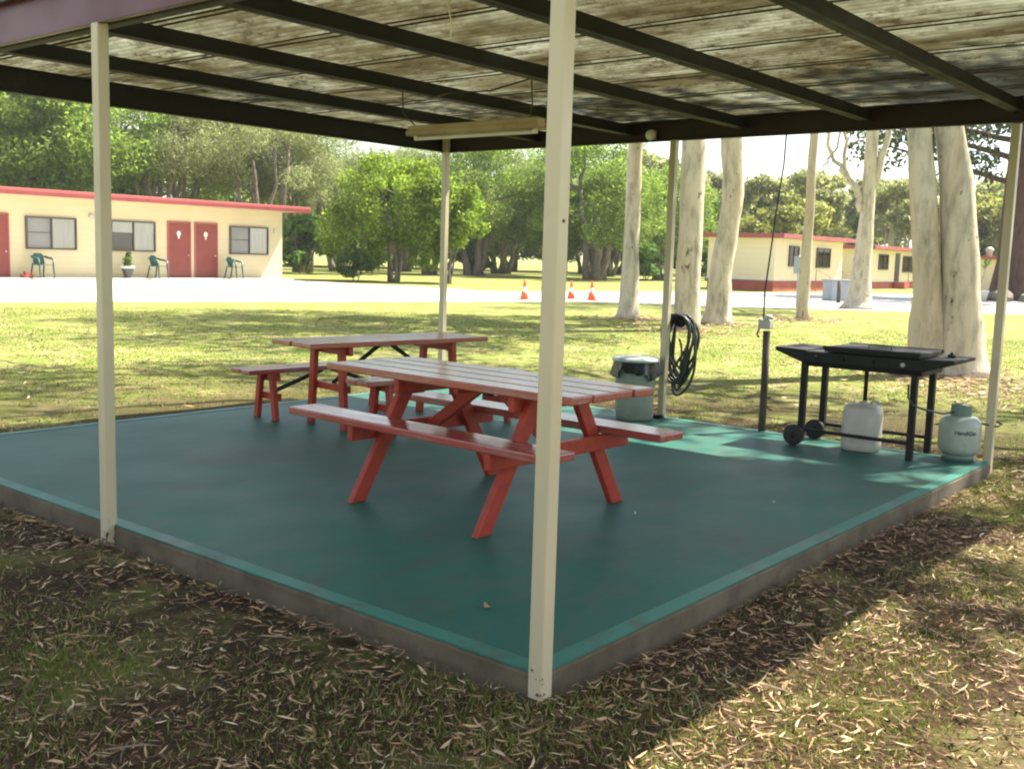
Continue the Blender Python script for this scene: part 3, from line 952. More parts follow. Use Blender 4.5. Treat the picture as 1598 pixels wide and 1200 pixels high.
hs = thing('garden_hose', 'dark garden hose hung in loops on the cream post behind the bin', 'hose', (5.69, 2.83, 0), 0)
m = MB()
rng = random.Random(11)
for k in range(11):
    yy = rng.uniform(-.03, .03); L = rng.uniform(.48, .78); wd = rng.uniform(.14, .215); xo = .015 * k - .03
    pts = []
    for i in range(33):
        a = 2 * math.pi * i / 32
        # hanging loop: wide and rounded at top, narrowing to the bottom
        z = 1.09 - L / 2 + (L / 2) * math.cos(a)
        y = wd * math.sin(a) * (0.75 + .25 * math.cos(a)) + yy + .02 * math.sin(3 * a + k)
        pts.append((xo + .012 * math.sin(2 * a + k), y, z))
    m.tube(pts, .0125, 8, caps=False)
m.build('coil', MT['hose'], hs)
m = MB(); m.tube([(0, -.03, .86), (-.01, -.06, .80), (.0, -.065, .72), (.01, -.05, .6), (0, -.07, .5), (.02, -.03, .40)], .010, 8); m.build('loose_end', MT['hose_brown'], hs)
m = MB(); m.tube([(-.06, .05, 1.02), (.02, .0, 1.02), (.06, -.01, 1.03), (.075, -.01, 1.09)], .012, 8); m.lathe([(.05, 0), (.055, .02), (.04, .05)], (.01, -.02, 1.02), 14, 'X'); m.build('hook', MT['black_iron'], hs)


# ------------------------------------------------------------------ trees
def leaves(clumps, n, size, seed, aspect=2.2, shell=0.5, droop=0.0, zsq=1.0):
    """n leaf-size diamonds spread through ellipsoid clumps (cx,cy,cz,rx,ry,rz)"""
    rng = np.random.default_rng(seed)
    C = np.array(clumps, float)
    w = (C[:, 3] * C[:, 4] * C[:, 5]) ** (2 / 3)
    idx = rng.choice(len(C), n, p=w / w.sum())
    d = rng.normal(size=(n, 3)); d /= np.linalg.norm(d, axis=1)[:, None]
    r = shell + (1 - shell) * rng.random(n) ** .6
    r *= 1 + .12 * rng.normal(size=n)
    P = C[idx, :3] + d * C[idx, 3:6] * r[:, None]
    nor = d * .7 + rng.normal(size=(n, 3)) * .75
    nor /= np.linalg.norm(nor, axis=1)[:, None]
    t = np.cross(nor, rng.normal(size=(n, 3)))
    t[:, 2] -= droop * np.linalg.norm(t, axis=1)
    t /= np.linalg.norm(t, axis=1)[:, None] + 1e-9
    b = np.cross(nor, t)
    s = size * rng.uniform(.55, 1.45, n)[:, None]
    V = np.stack([P - t * s / 2, P + b * s / (2 * aspect), P + t * s / 2, P - b * s / (2 * aspect)], 1).reshape(-1, 3)
    F = np.arange(4 * n).reshape(n, 4)
    return V, F


def crown_clumps(rng, c, rad, n, rel=(.28, .45), flat=.8, lower=-.55):
    out = []
    for _ in range(n):
        while True:
            d = Vector((rng.uniform(-1, 1), rng.uniform(-1, 1), rng.uniform(lower, 1)))
            if .35 < d.length < 1:
                break
        d = d * (.78 / max(d.length, .6)) if d.length < .6 else d * .8
        r = rng.uniform(*rel)
        out.append((c[0] + d.x * rad[0], c[1] + d.y * rad[1], c[2] + d.z * rad[2], r * rad[0], r * rad[1], r * flat * min(rad[0], rad[2])))
    return out


def path(a, b, n, wob, rng):
    a, b = Vector(a), Vector(b)
    pts = []
    for i in range(n + 1):
        t_ = i / n
        p = a.lerp(b, t_)
        if 0 < i < n:
            p += Vector((rng.uniform(-wob, wob), rng.uniform(-wob, wob), rng.uniform(-wob, wob) * .3))
        pts.append(p)
    return pts


def limb(m, a, b, r0, r1, rng, wob=.25, n=5, seg=7):
    pts = path(a, b, n, wob, rng)
    rad = [r0 + (r1 - r0) * i / n for i in range(n + 1)]
    m.tube(pts, rad, seg, seed=rng.randint(0, 9999))
    return pts


# --- gums beyond the shelter: full crowns high above the roof line
def gum(label, x, y, spec, seed, H=19, crad=4.6, nleaf=4600, bark='gum_bark', extra=None, crown=True, nclump=15, group='gum trees around the shelter', cz=None):
    """spec: list of trunks; each a list of (dx, dy, z, radius)"""
    rng = random.Random(seed)
    root = thing('gum_tree', label, 'tree', (x, y, 0), 0, group)
    tips = []
    for tr in spec:
        m = MB()
        pts, rad = [], []
        # dense interpolation with slight wobble so the bole is not a clean pipe
        for (a, b) in zip(tr[:-1], tr[1:]):
            n = max(2, int((b[2] - a[2]) / .45))
            for i in range(n):
                t_ = i / n
                ts = t_ * t_ * (3 - 2 * t_)
                pts.append((a[0] + (b[0] - a[0]) * ts + rng.uniform(-.012, .012), a[1] + (b[1] - a[1]) * ts + rng.uniform(-.012, .012), a[2] + (b[2] - a[2]) * t_))
                rad.append((a[3] + (b[3] - a[3]) * t_) * rng.uniform(.97, 1.03))
        pts.append(tr[-1][:3]); rad.append(tr[-1][3])
        m.tube(pts, rad, 18, wob=.025, seed=seed)
        top = Vector(tr[-1][:3])
        for k in range(5):
            a = 2 * math.pi * (k + rng.random() * .6) / 5
            tip = top + Vector((math.cos(a) * crad * .62, math.sin(a) * crad * .62, rng.uniform(1.5, 5.0)))
            limb(m, top - Vector((0, 0, rng.uniform(.1, .8))), tip, tr[-1][3] * .62, .04, rng, .35)
            tips.append(tip)
        if extra:
            for (a, b, r0, r1) in extra:
                limb(m, a, b, r0, r1, rng, .12, 5, 9)
        m.build('trunk', MT[bark], root)
    if crown:
        top = Vector(spec[0][-1][:3])
        cl = crown_clumps(rng, (top.x, top.y, (cz or (top.z + H) / 2 + .5)), (crad, crad, (H - top.z) / 2 + .8), nclump, (.17, .30), .6, -.7)
        cl += [(t_.x, t_.y, t_.z, crad * .24, crad * .24, crad * .16) for t_ in tips]
        V, F = leaves(cl, nleaf, .30, seed, 2.6, .25, .5)
        mesh_np('crown', V, F, MT['gum_leaf'], root)
    return root


gum('straight slim pale gum just right of the nearest cream post, by the traffic cones', 20.47, 13.04,
    [[(0, 0, -.05, .36), (0, 0, .3, .27), (.0, -.0, 2.2, .20), (.0, -.0, 5.0, .19), (.2, -.1, 9.0, .15)]], 21, 18, 5.0)
gum('thick straight pale gum directly behind the post with the hose', 18.05, 9.87,
    [[(0, 0, -.05, .34), (0, 0, .5, .29), (.0, -.0, 2.5, .275), (-.02, .02, 5.0, .265), (.2, 0, 8.5, .22)]], 22, 19, 5.4)
gum('leaning pale gum with a long brown scar and a bend high up', 21.08, 10.70,
    [[(0, 0, -.05, .44), (.0, 0, .35, .34), (.0, -.0, 1.2, .285), (.10, -.12, 2.6, .26), (.14, -.17, 3.3, .27), (.06, -.07, 4.8, .265), (-.2, .2, 9.0, .2)]], 23, 18, 5.0)
gum('thinnest upright gum trunk, in front of the cream cabin windows', 25.28, 10.27,
    [[(0, 0, -.05, .22), (0, 0, .4, .175), (.0, -.0, 3.0, .135), (.0, -.0, 5.6, .12), (.1, -.1, 9.5, .09)]], 24, 16, 3.6, 3000, 'grey_bark')
gum('pale forked gum with a flared foot and bare side limbs beside the drive', 35.28, 12.52,
    [[(0, 0, -.05, .75), (0, 0, .3, .48), (.0, -.0, 1.2, .36), (.04, -.05, 3.6, .25), (.03, -.04, 7.0, .22), (.3, -.3, 10.5, .17)]], 25, 20, 5.5, 5200,
    extra=[((.06, -.1, 4.2), (.5, -.66, 7.6), .14, .09), ((-.1, .12, 3.6), (-.42, .5, 4.7), .13, .11), ((-.42, .5, 4.7), (-.62, .76, 7.0), .08, .05),
           ((-.42, .5, 4.7), (-.88, 1.06, 5.6), .10, .075), ((-.88, 1.06, 5.6), (-1.2, 1.45, 7.2), .075, .05), ((-1.15, 1.4, 4.9), (-.88, 1.06, 5.6), .03, .045), ((-.88, 1.06, 5.6), (-.58, .72, 6.9), .045, .03)])
gum('big twin trunked pale gum right behind the barbecue', 13.12, 2.62,
    [[(-.10, .22, -.05, .36), (-.12, .23, .35, .27), (-.16, .26, 1.2, .205), (-.29, .40, 2.85, .19), (-.38, .51, 3.8, .165), (-.5, .65, 5.5, .17), (-.9, 1.0, 8.5, .13)],
     [(.18, -.22, -.05, .46), (.16, -.2, .3, .36), (.10, -.13, 1.2, .29), (.0, .0, 2.85, .235), (-.14, .17, 3.8, .19), (-.1, .1, 5.5, .18), (.3, -.5, 8.5, .15)]], 26, 19, 5.4, 4200)
# neighbours off to the right whose crowns shade the lawn on that side
gum('pale gum on the lawn just right of the shelter, beyond the picture', 13.2, -3.3,
    [[(0, 0, -.05, .40), (0, 0, .4, .30), (.1, .1, 3.0, .26), (.2, .1, 7.5, .19)]], 27, 15, 4.6, 4200)
gum('pale gum near the shelter\'s right front corner, beyond the picture', 12.4, -5.2,
    [[(0, 0, -.05, .42), (0, 0, .4, .31), (-.1, .1, 3.0, .27), (.1, .3, 8.0, .2)]], 28, 15, 3.4, 1500, nclump=9)
# dark rough trunk at the right edge, its leafy boughs reaching left
rng = random.Random(30)
dk = thing('dark_tree', 'tall tree with a thick dark furrowed trunk at the right edge of the photo', 'tree', (56.3, 12.5, 0))
m = MB()
m.tube([(0, 0, -.1), (0, 0, .4), (0.02, 0, 2), (.02, -.02, 5), (0, 0, 8), (.1, .1, 12), (.2, .2, 16)], [1.6, 1.1, .88, .80, .70, .5, .2], 16, wob=.06, seed=3)
boughs = []
for a, z, L, dz in ((R(128), 6.0, 7.0, 1.8), (R(140), 7.2, 8.5, 1.6), (R(118), 8.2, 6.0, 1.0), (R(150), 9.4, 7.0, 2.0), (R(60), 9, 5, 2), (R(-60), 8, 6, 2), (R(200), 9, 6, 2), (R(0), 10, 5, 2.5), (R(-120), 10.5, 5.5, 2)):
    tip = Vector((math.cos(a) * L, math.sin(a) * L, z + dz))
    pts = limb(m, (0, 0, z), tip, .17, .04, rng, .3)
    boughs += [pts[2], pts[3], pts[4], tip]
    for q in pts[2:]:
        limb(m, q, q + Vector((rng.uniform(-1.4, 1.4), rng.uniform(-1.4, 1.4), rng.uniform(-.7, 1.0))), .05, .02, rng, .15, 3, 5)
m.build('trunk', MT['dark_bark'], dk)
cl = [(p.x + rng.uniform(-1.2, 1.2), p.y + rng.uniform(-1.2, 1.2), p.z + rng.uniform(-1.0, .9), rng.uniform(.6, 1.2), rng.uniform(.6, 1.2), rng.uniform(.4, .8)) for p in boughs for _ in range(4)]
cl += crown_clumps(rng, (.2, .2, 15), (5, 5, 4), 14)
V, F = leaves(cl, 13000, .30, 31, 2.0, .2, .3)
mesh_np('crown', V, F, MT['gum_leaf'], dk)


# --- background trees
def bg_tree(name, label, cat, loc, seed, leaf, bark, H, W, z0, nclump, nleaf, lsize, stems=1, spread=.4, group=None, rel=(.26, .42), flat=.8, lower=-.6,
            aspect=2.2, trad=.2, shell=.5, extra_cl=None, droop=.0, limbs=9):
    rng = random.Random(seed)
    root = thing(name, label, cat, loc, 0, group)
    cz = (H + z0) / 2
    cl = crown_clumps(rng, (0, 0, cz), (W / 2, W / 2, (H - z0) / 2), nclump, rel, flat, lower)
    if extra_cl:
        cl += extra_cl
    m = MB()
    forks = []
    for s_ in range(stems):
        a = 2 * math.pi * s_ / max(stems, 1) + rng.random()
        b = Vector((math.cos(a), math.sin(a), 0)) * (spread * .35 if stems > 1 else 0)
        tp = Vector((math.cos(a) * spread * rng.uniform(.6, 1.6), math.sin(a) * spread * rng.uniform(.6, 1.6), z0 + (H - z0) * rng.uniform(.25, .55)))
        r = trad * rng.uniform(.7, 1.0)
        pts = path(b + Vector((0, 0, -.1)), tp, 7, spread * .12, rng)
        m.tube(pts, [r * (1.5 if i == 0 else 1 - .085 * i) for i in range(8)], 9, wob=.06, seed=seed + s_)
        forks += pts[3:]
    for c in rng.sample(cl, min(limbs, len(cl))):
        f = min(forks, key=lambda p: (p - Vector(c[:3])).length + (2 if p.z > c[2] else 0))
        limb(m, f, c[:3], trad * .38, .025, rng, .18, 4, 6)
    m.build('trunk', MT[bark], root)
    V, F = leaves(cl, nleaf, lsize, seed, aspect, shell, droop)
    mesh_np('crown', V, F, MT[leaf], root)
    return root


G_PINE = 'bright green trees behind the motel'
pine = bg_tree('pine_tree', 'bright green bushy tree above the motel roof at the left edge', 'tree', (24.9, 57.6, 0), 41, 'pine_leaf', 'cas_bark', 14.5, 10, 1.5, 40, 30000, .24, 1, .4, G_PINE, (.2, .34), .75)
dup(pine, (28.6, 56.0, 0), R(130), (1.0, 1.0, .93), 'bright green bushy tree above the motel roof just left of the left post', G_PINE)
dup(pine, (17.5, 60.5, 0), R(250), (1.1, 1.1, 1.05), 'bright green bushy tree behind the motel, past the left edge of the photo', G_PINE)
G_CAS = 'grey green trees with dark stems behind the motel'
cas = bg_tree('paperbark_tree', 'grey green tree with many dark upright stems showing, right of the left post', 'tree', (33.0, 55.2, 0), 42, 'cas_leaf', 'cas_bark', 13, 9.5, 3.0, 30, 26000, .25, 7, 1.5, G_CAS, (.2, .34), .8, -.5, 5.0, .22, .35, None, .5, 14)
dup(cas, (38.6, 52.4, 0), R(75), (1.05, 1.05, .95), 'silvery grey tree above the right end of the motel roof', G_CAS)
dup(cas, (43.2, 54.6, 0), R(200), (.95, .95, .86), 'dark stemmed grey tree between the motel end and the lime bush', G_CAS)
gy = bg_tree('paperbark_tree', 'olive tree with a pale yellowish top above the motel doors', 'tree', (36.2, 58.5, 0), 43, 'grey_leaf', 'cas_bark', 13.5, 10, 2.0, 32, 28000, .24, 4, 1.2, G_CAS, (.22, .36), .8, -.6, 3.2, .26, .4, None, .3, 12)
dup(gy, (49.5, 58.0, 0), R(140), (1.0, 1.0, .9), 'olive tree rising behind the lime bush on its left', G_CAS)
dup(gy, (28.5, 62.5, 0), R(300), (1.15, 1.15, 1.08), 'olive tree filling the gap behind the two bright green trees', G_CAS)
G_BACK = 'round topped trees across the far lawn'
dome = bg_tree('round_topped_tree', 'widest round topped bright green tree with a dark trunk, right of the nearest post', 'tree', (59.3, 41.4, 0), 44, 'dome_leaf', 'cas_bark', 11.0, 12.5, 1.0, 56, 36000, .24, 4, 1.3, G_BACK, (.2, .30), .7, -.8, 2.4, .42, .45, None, .15, 16)
dup(dome, (55.8, 50.0, 0), R(100), (.85, .85, 1.0), 'round topped tree immediately right of the lime bush', G_BACK)
dup(dome, (62.0, 46.8, 0), R(190), (.8, .8, .95), 'round topped tree seen just left of the nearest post', G_BACK)
dup(dome, (68.5, 41.5, 0), R(260), (.75, .75, .86), 'smaller round topped tree seen behind the slim gum', G_BACK)
dup(gy, (52.5, 51.5, 0), R(40), (.9, .9, .72), 'olive tree with visible trunk behind the lime bush on its right', G_BACK)
dup(gy, (66, 56, 0), R(10), (1.2, 1.2, .9), 'olive tree at the back of the far lawn behind the nearest post', G_BACK)
dup(cas, (74, 50.5, 0), R(320), (1.0, 1.0, .72), 'grey tree at the back of the far lawn behind the slim gum', G_BACK)
dup(cas, (58, 60, 0), R(20), (1.1, 1.1, .88), 'grey tree at the back of the far lawn behind the lime bush', G_BACK)
belt = bg_tree('belt_tree', 'bushy olive tree in the belt of trees that closes the far lawn', 'tree', (22, 72, 0), 48, 'grey_leaf', 'cas_bark', 9.5, 10, .3, 34, 16000, .36, 3, 1.0, 'belt of trees closing the far lawn', (.2, .34), .8, -1.0, 2.4, .22, .4, None, .2, 8)
for x_, y_, r_, sc_ in ((32, 70, 1, 1.25), (41, 68, 2, 1.15), (48, 70, 4, 1.1), (14, 74, 3, 1.3)):
    dup(belt, (x_, y_, 0), r_, sc_)
for i, (px_, d_, sc_) in enumerate(((470, 96, 1.0), (520, 104, 1.1), (575, 98, 1.0), (630, 106, 1.1), (690, 100, 1.0), (740, 108, 1.1), (795, 102, 1.0), (850, 110, 1.05), (905, 104, .95), (960, 110, .95), (1010, 106, .85))):
    a_ = math.atan2(0.6298, 0.7669) - math.atan((px_ - 799) / 1621.6)
    dup(belt, (-2.91 + d_ * math.cos(a_), -2.23 + d_ * math.sin(a_), 0), i * 1.3, (sc_ * 1.1, sc_ * 1.1, sc_))
lime = bg_tree('leafy_tree', 'lime green many stemmed leafy tree on the grass beyond the drive', 'tree', (35.9, 38.0, 0), 45, 'lime_leaf', 'cas_bark', 7.3, 6.6, 1.15, 36, 26000, .19, 7, .7, None, (.2, .33), .85, -.8, 2.0, .11, .4,
               [(-2.6, 1.9, 2.6, 1.0, 1.0, 1.3), (-2.2, 1.5, 1.6, .9, .9, .8), (-1.9, 1.5, 3.6, 1.0, 1.0, .9), (1.7, -1.0, 1.25, .8, .8, .7), (-1.3, .2, 1.3, .8, .8, .7), (.5, -1.5, 1.4, .8, .7, .7), (-.4, 1.6, 1.2, .9, .8, .7)], .2, 14)
lime2 = bg_tree('leafy_tree', 'lower lime green tree with close dark stems just right of the larger one', 'tree', (37.9, 36.0, 0), 46, 'lime_leaf', 'cas_bark', 6.2, 4.6, .9, 24, 16000, .19, 6, .45, None, (.22, .36), .85, -.8, 2.0, .09, .4, None, .3, 10)
bush = bg_tree('bush', 'low dark green bush at the left foot of the lime tree', 'bush', (33.3, 38.1, 0), 47, 'bush_leaf', 'cas_bark', 1.55, 2.2, .1, 14, 2600, .2, 3, .3, None, (.3, .45), .8, -.9, 2.4, .04)
G_SH = 'low bushes across the far lawn'
dup(bush, (64.0, 40.0, 0), R(80), (1.7, 1.7, 1.8), 'bright low bush at the foot of the widest round topped tree', G_SH)
dup(bush, (72.0, 41.0, 0), R(160), (2.0, 2.0, 1.7), 'yellowish low bush seen between the slim gum and the hose post', G_SH)
dup(bush, (57.5, 51.5, 0), R(220), (1.7, 1.7, 1.4), 'pale low bush under the trees right of the lime tree', G_SH)
# dark understorey between the motel end and the lime tree
dup(bush, (40.5, 51.0, 0), R(20), (2.4, 2.0, 2.4), 'dark shrub in the shade right of the motel end', 'dark shrubs in the shade behind the motel end')
dup(bush, (44.5, 50.5, 0), R(190), (2.4, 2.2, 2.0), 'dark shrub in the shade behind the lime tree', 'dark shrubs in the shade behind the motel end')

# --- wooded rise behind the cabins
G_HILL = 'trees on the wooded rise behind the cabins'
HL = 'olive gum tree among many on the wooded rise behind the cream cabins'
HLY = 'yellow green gum tree among many on the wooded rise behind the cream cabins'
HLD = 'dark pointed tree among the gums behind the cream cabins'
h1 = bg_tree('hill_tree', HL, 'tree', (104, 66, 0), 51, 'hill_leaf', 'grey_bark', 12.5, 8.0, 4.0, 20, 5200, .5, 2, .6, G_HILL, (.2, .34), .75, -.7, 2.0, .22, .3)
h2 = bg_tree('hill_tree', HL, 'tree', (110, 58, 0), 52, 'hill_leaf', 'grey_bark', 11, 9.0, 2.6, 22, 5600, .5, 2, .8, G_HILL, (.22, .36), .8, -.8, 2.0, .2, .3)
h3 = bg_tree('hill_tree', HLY, 'tree', (97, 56, 0), 53, 'hill_leaf_yellow', 'grey_bark', 9, 7.5, 1.2, 20, 5200, .45, 3, .8, 'yellow green trees behind the cabins', (.22, .36), .85, -.9, 2.0, .16, .3)
h4 = bg_tree('hill_tree', HLD, 'tree', (92, 50.5, 0), 54, 'bush_leaf', 'cas_bark', 8, 2.6, .4, 14, 2200, .4, 1, .2, 'dark pointed trees behind the cabins', (.4, .6), 1.1, -1.0, 2.0, .15, .4)
rng = random.Random(77)
cfx, cfy = 0.77, 0.635
def polar(px, d):
    a = math.atan2(0.6298, 0.7669) - math.atan((px - 799) / 1621.6)
    return (-2.91 + d * math.cos(a), -2.23 + d * math.sin(a))
for row, (d, zs) in enumerate(((104, .84), (122, .96), (142, 1.08), (165, 1.22))):
    step = 72 - row * 6
    px = 985 + row * 13
    while px < 1680:
        x, y = polar(px + rng.uniform(-18, 18), d + rng.uniform(-8, 8))
        k = rng.random()
        src = h1 if k < .42 else h2 if k < .74 else h3 if k < .93 else h4
        s_ = zs * rng.uniform(.86, 1.12) * (1.0 if src is not h3 else .95)
        r_ = dup(src, (x, y, 0), rng.uniform(0, 6.28), (s_, s_, s_ * rng.uniform(.9, 1.05)))
        px += step
for px, d, s_ in ((1460, 104, .95), (1520, 106, 1.0), (1575, 104, 1.05), (1630, 106, 1.05), (1180, 96, .75), (1225, 90, .85)):
    x, y = polar(px, d)
    dup(h3, (x, y, 0), px, s_)
for px, d, s_ in ((1112, 88, .85), (1176, 100, .95), (1095, 86, .6)):
    x, y = polar(px, d)
    dup(h4, (x, y, 0), px, s_)


# ------------------------------------------------------------------ motel and its things
mo = thing('motel', 'long low cream weatherboard motel with a red roof edge and red doors', 'building', (0, 40, 0))
m = MB(); m.box((21.05, 4, 1.75), (18.1, 8, 3.26)); m.build('wall', MT['motel_wall'], mo)
m = MB(); m.box((20.8, 3.6, 3.50), (20.0, 9.6, .10)); m.build('roof', MT['roof_metal'], mo, .01)
m = MB(); m.box((20.8, 3.6, 3.415), (19.7, 9.4, .066)); m.build('soffit', MT['motel_wall'], mo)
m = MB()
m.box((20.8, -1.22, 3.50), (20.06, .05, .27)); m.box((30.82, 3.6, 3.50), (.05, 9.66, .27)); m.box((20.8, -1.27, 3.57), (20.1, .06, .12))
m.build('fascia', MT['motel_red'], mo, .012)
m = MB(); m.box((20.9, -.45, .06), (18.4, .9, .12)); m.build('porch', MT['porch'], mo, .01)
for i, (xa, xb) in enumerate(((15.4, 16.5), (23.72, 24.80), (25.12, 26.24))):
    m = MB(); m.box(((xa + xb) / 2, -.02, 1.36), (xb - xa, .06, 2.46)); d_ = m.build('door', MT['red_door'], mo, .008)
    m = MB(); m.box((xa - .03, -.03, 1.36), (.06, .07, 2.5)); m.box((xb + .03, -.03, 1.36), (.06, .07, 2.5)); m.box(((xa + xb) / 2, -.03, 2.64), (xb - xa + .12, .07, .06)); m.build('door_frame', MT['motel_red'], d_)
    m = MB(); m.lathe([(.035, 0), (.04, -.03), (.02, -.06)], (xb - .1, -.05, 1.15), 12, 'Y'); m.build('handle', MT['grey_box'], d_)
    if i:
        m = MB()
        vs = [((xa + xb) / 2 - .04 + .10 * math.cos(q * math.pi / 12), -.062, 2.12 + .12 * math.sin(q * math.pi / 12)) for q in range(24)]
        m.add(vs + [(a, -.051, c) for a, b, c in vs], [tuple(range(23, -1, -1))[::-1]] + [(q, q + 24, (q + 1) % 24 + 24, (q + 1) % 24) for q in range(24)])
        m.box(((xa + xb) / 2 - .04, -.055, 1.95), (.07, .012, .12)); m.build('plaque', MT['plaque'], d_)


def window(parent, xa, xb, za, zb, left, right, blind=False, fr=.06):
    m = MB()
    w, h = xb - xa, zb - za
    for c, s in (((xa + fr / 2, -.05, (za + zb) / 2), (fr, .10, h)), ((xb - fr / 2, -.05, (za + zb) / 2), (fr, .10, h)), (((xa + xb) / 2, -.05, zb - fr / 2), (w - 2 * fr, .10, fr)),
                 (((xa + xb) / 2, -.05, za + fr / 2), (w - 2 * fr, .10, fr)), (((xa + xb) / 2, -.05, (za + zb) / 2), (fr, .09, h - 2 * fr))):
        m.box(c, s)
    f_ = m.build('window', MT['frame'], parent)
    mid = (xa + xb) / 2
    for (a, b, k) in ((xa + fr, mid - fr / 2, left), (mid + fr / 2, xb - fr, right)):
        m = MB(); m.box(((a + b) / 2, -.012, (za + zb) / 2), (b - a, .012, h - 2 * fr)); m.build('curtain' if k == 'curtain' else 'fly_screen' if k == 'screen' else 'room_backing', MT[k], f_)
        if k != 'screen':
            m = MB(); m.box(((a + b) / 2, -.05, (za + zb) / 2), (b - a, .006, h - 2 * fr)); m.build('pane', MT['glass'], f_)
        else:
            m = MB(); m.box(((a + b) / 2, -.03, (za + zb) / 2 + .02), (b - a, .02, .025)); m.build('sash_rail', MT['frame'], f_)
        if blind:
            m = MB(); m.box(((a + b) / 2, -.026, zb - fr - h * .17), (b - a, .01, h * .34)); m.build('blind', MT['curtain'], f_)
    return f_


window(mo, 17.22, 19.36, 1.26, 2.58, 'screen', 'curtain')
window(mo, 20.90, 23.03, 1.26, 2.58, 'interior', 'curtain', True)
window(mo, 26.97, 29.20, 1.24, 2.58, 'screen', 'curtain')
m = MB(); m.box((29.6, -.05, 2.42), (.12, .10, .22)); m.build('wall_lamp', MT['grey_box'], mo, .02)
m = MB(); m.lathe([(.12, 0), (.11, -.07), (.05, -.1)], (20.05, 0, 2.72), 16, 'Y'); m.build('wall_lamp', MT['porch'], mo)

ch = thing('plastic_chair', 'dark green plastic chair under the leftmost motel window', 'chair', (17.55, 39.30, .12), R(12), 'green plastic chairs along the motel')
S = 1.2
def chair_parts(root):
    m = MB(); m.box((0, 0, .44 * S), (.46 * S, .44 * S, .03)); m.build('seat', MT['chair_green'], root, .012)
    m = MB()
    vs, fs = [], []
    W_, rows = 11, [(.44, .20, .20), (.55, .215, .215), (.66, .235, .21), (.75, .25, .20), (.80, .265, .16), (.825, .272, .10)]
    for z, yb, hw in rows:
        for k in range(W_):
            t_ = -1 + 2 * k / (W_ - 1)
            vs.append((t_ * hw * S, (yb - .05 * t_ * t_) * S, z * S))
    n = len(vs)
    vs += [(x, y + .02, z) for x, y, z in vs]
    R_ = len(rows)
    for i in range(R_ - 1):
        for k in range(W_ - 1):
            a = i * W_ + k
            fs += [(a, a + 1, a + W_ + 1, a + W_), (n + a + W_, n + a + W_ + 1, n + a + 1, n + a)]
    for i in range(R_ - 1):
        for k in (0, W_ - 1):
            a = i * W_ + k
            fs.append((a, a + W_, a + W_ + n, a + n))
    for k in range(W_ - 1):
        fs.append(((R_ - 1) * W_ + k, (R_ - 1) * W_ + k + 1, (R_ - 1) * W_ + k + 1 + n, (R_ - 1) * W_ + k + n))
    m.add(vs, fs, True); m.build('backrest', MT['chair_green'], root)
    for s in (-1, 1):
        m = MB(); m.tube([(s * .25 * S, .21 * S, .72 * S), (s * .29 * S, .12 * S, .68 * S), (s * .30 * S, -.05 * S, .66 * S), (s * .29 * S, -.19 * S, .63 * S)], .042, 8); m.build('armrest', MT['chair_green'], root)
        m = MB(); m.tube([(s * .29 * S, -.19 * S, .64 * S), (s * .27 * S, -.21 * S, .4 * S), (s * .28 * S, -.24 * S, 0)], [.032, .036, .028], 8); m.build('leg', MT['chair_green'], root)
        m = MB(); m.tube([(s * .22 * S, .2 * S, .5 * S), (s * .23 * S, .22 * S, .3 * S), (s * .26 * S, .29 * S, 0)], [.03, .036, .028], 8); m.build('leg', MT['chair_green'], root)
chair_parts(ch)
dup(ch, (22.75, 39.30, .12), R(24), None, 'dark green plastic chair left of the two red motel doors', 'green plastic chairs along the motel')
dup(ch, (26.72, 39.25, .12), R(28), None, 'dark green plastic chair right of the two red motel doors', 'green plastic chairs along the motel')
pp = thing('pot_plant', 'small leafy plant in a dark pot with a white rim by the motel wall', 'pot plant', (21.35, 39.4, .12))
m = MB(); m.lathe([(.14, 0), (.16, .02), (.25, .40), (.26, .42)], seg=20); m.build('pot', MT['pot'], pp)
m = MB(); m.lathe([(.26, .42), (.29, .43), (.29, .50), (.24, .50)], seg=20); m.build('rim', MT['pot_white'], pp)
V, F = leaves([(0, 0, .75, .22, .22, .3), (.05, .05, 1.0, .12, .12, .2)], 260, .14, 61, 2.4, .2)
mesh_np('foliage', V, F, MT['bush_leaf'], pp)
bk = MB(); bk.box((0, 0, .07), (.42, .24, .14)); bk.box((.02, .0, .19), (.24, .16, .10))
tag(bk.build('brick', MT['brick'], None, .01, (16.95, 39.4, .12)), 'small stack of red bricks by the leftmost red door', 'brick')

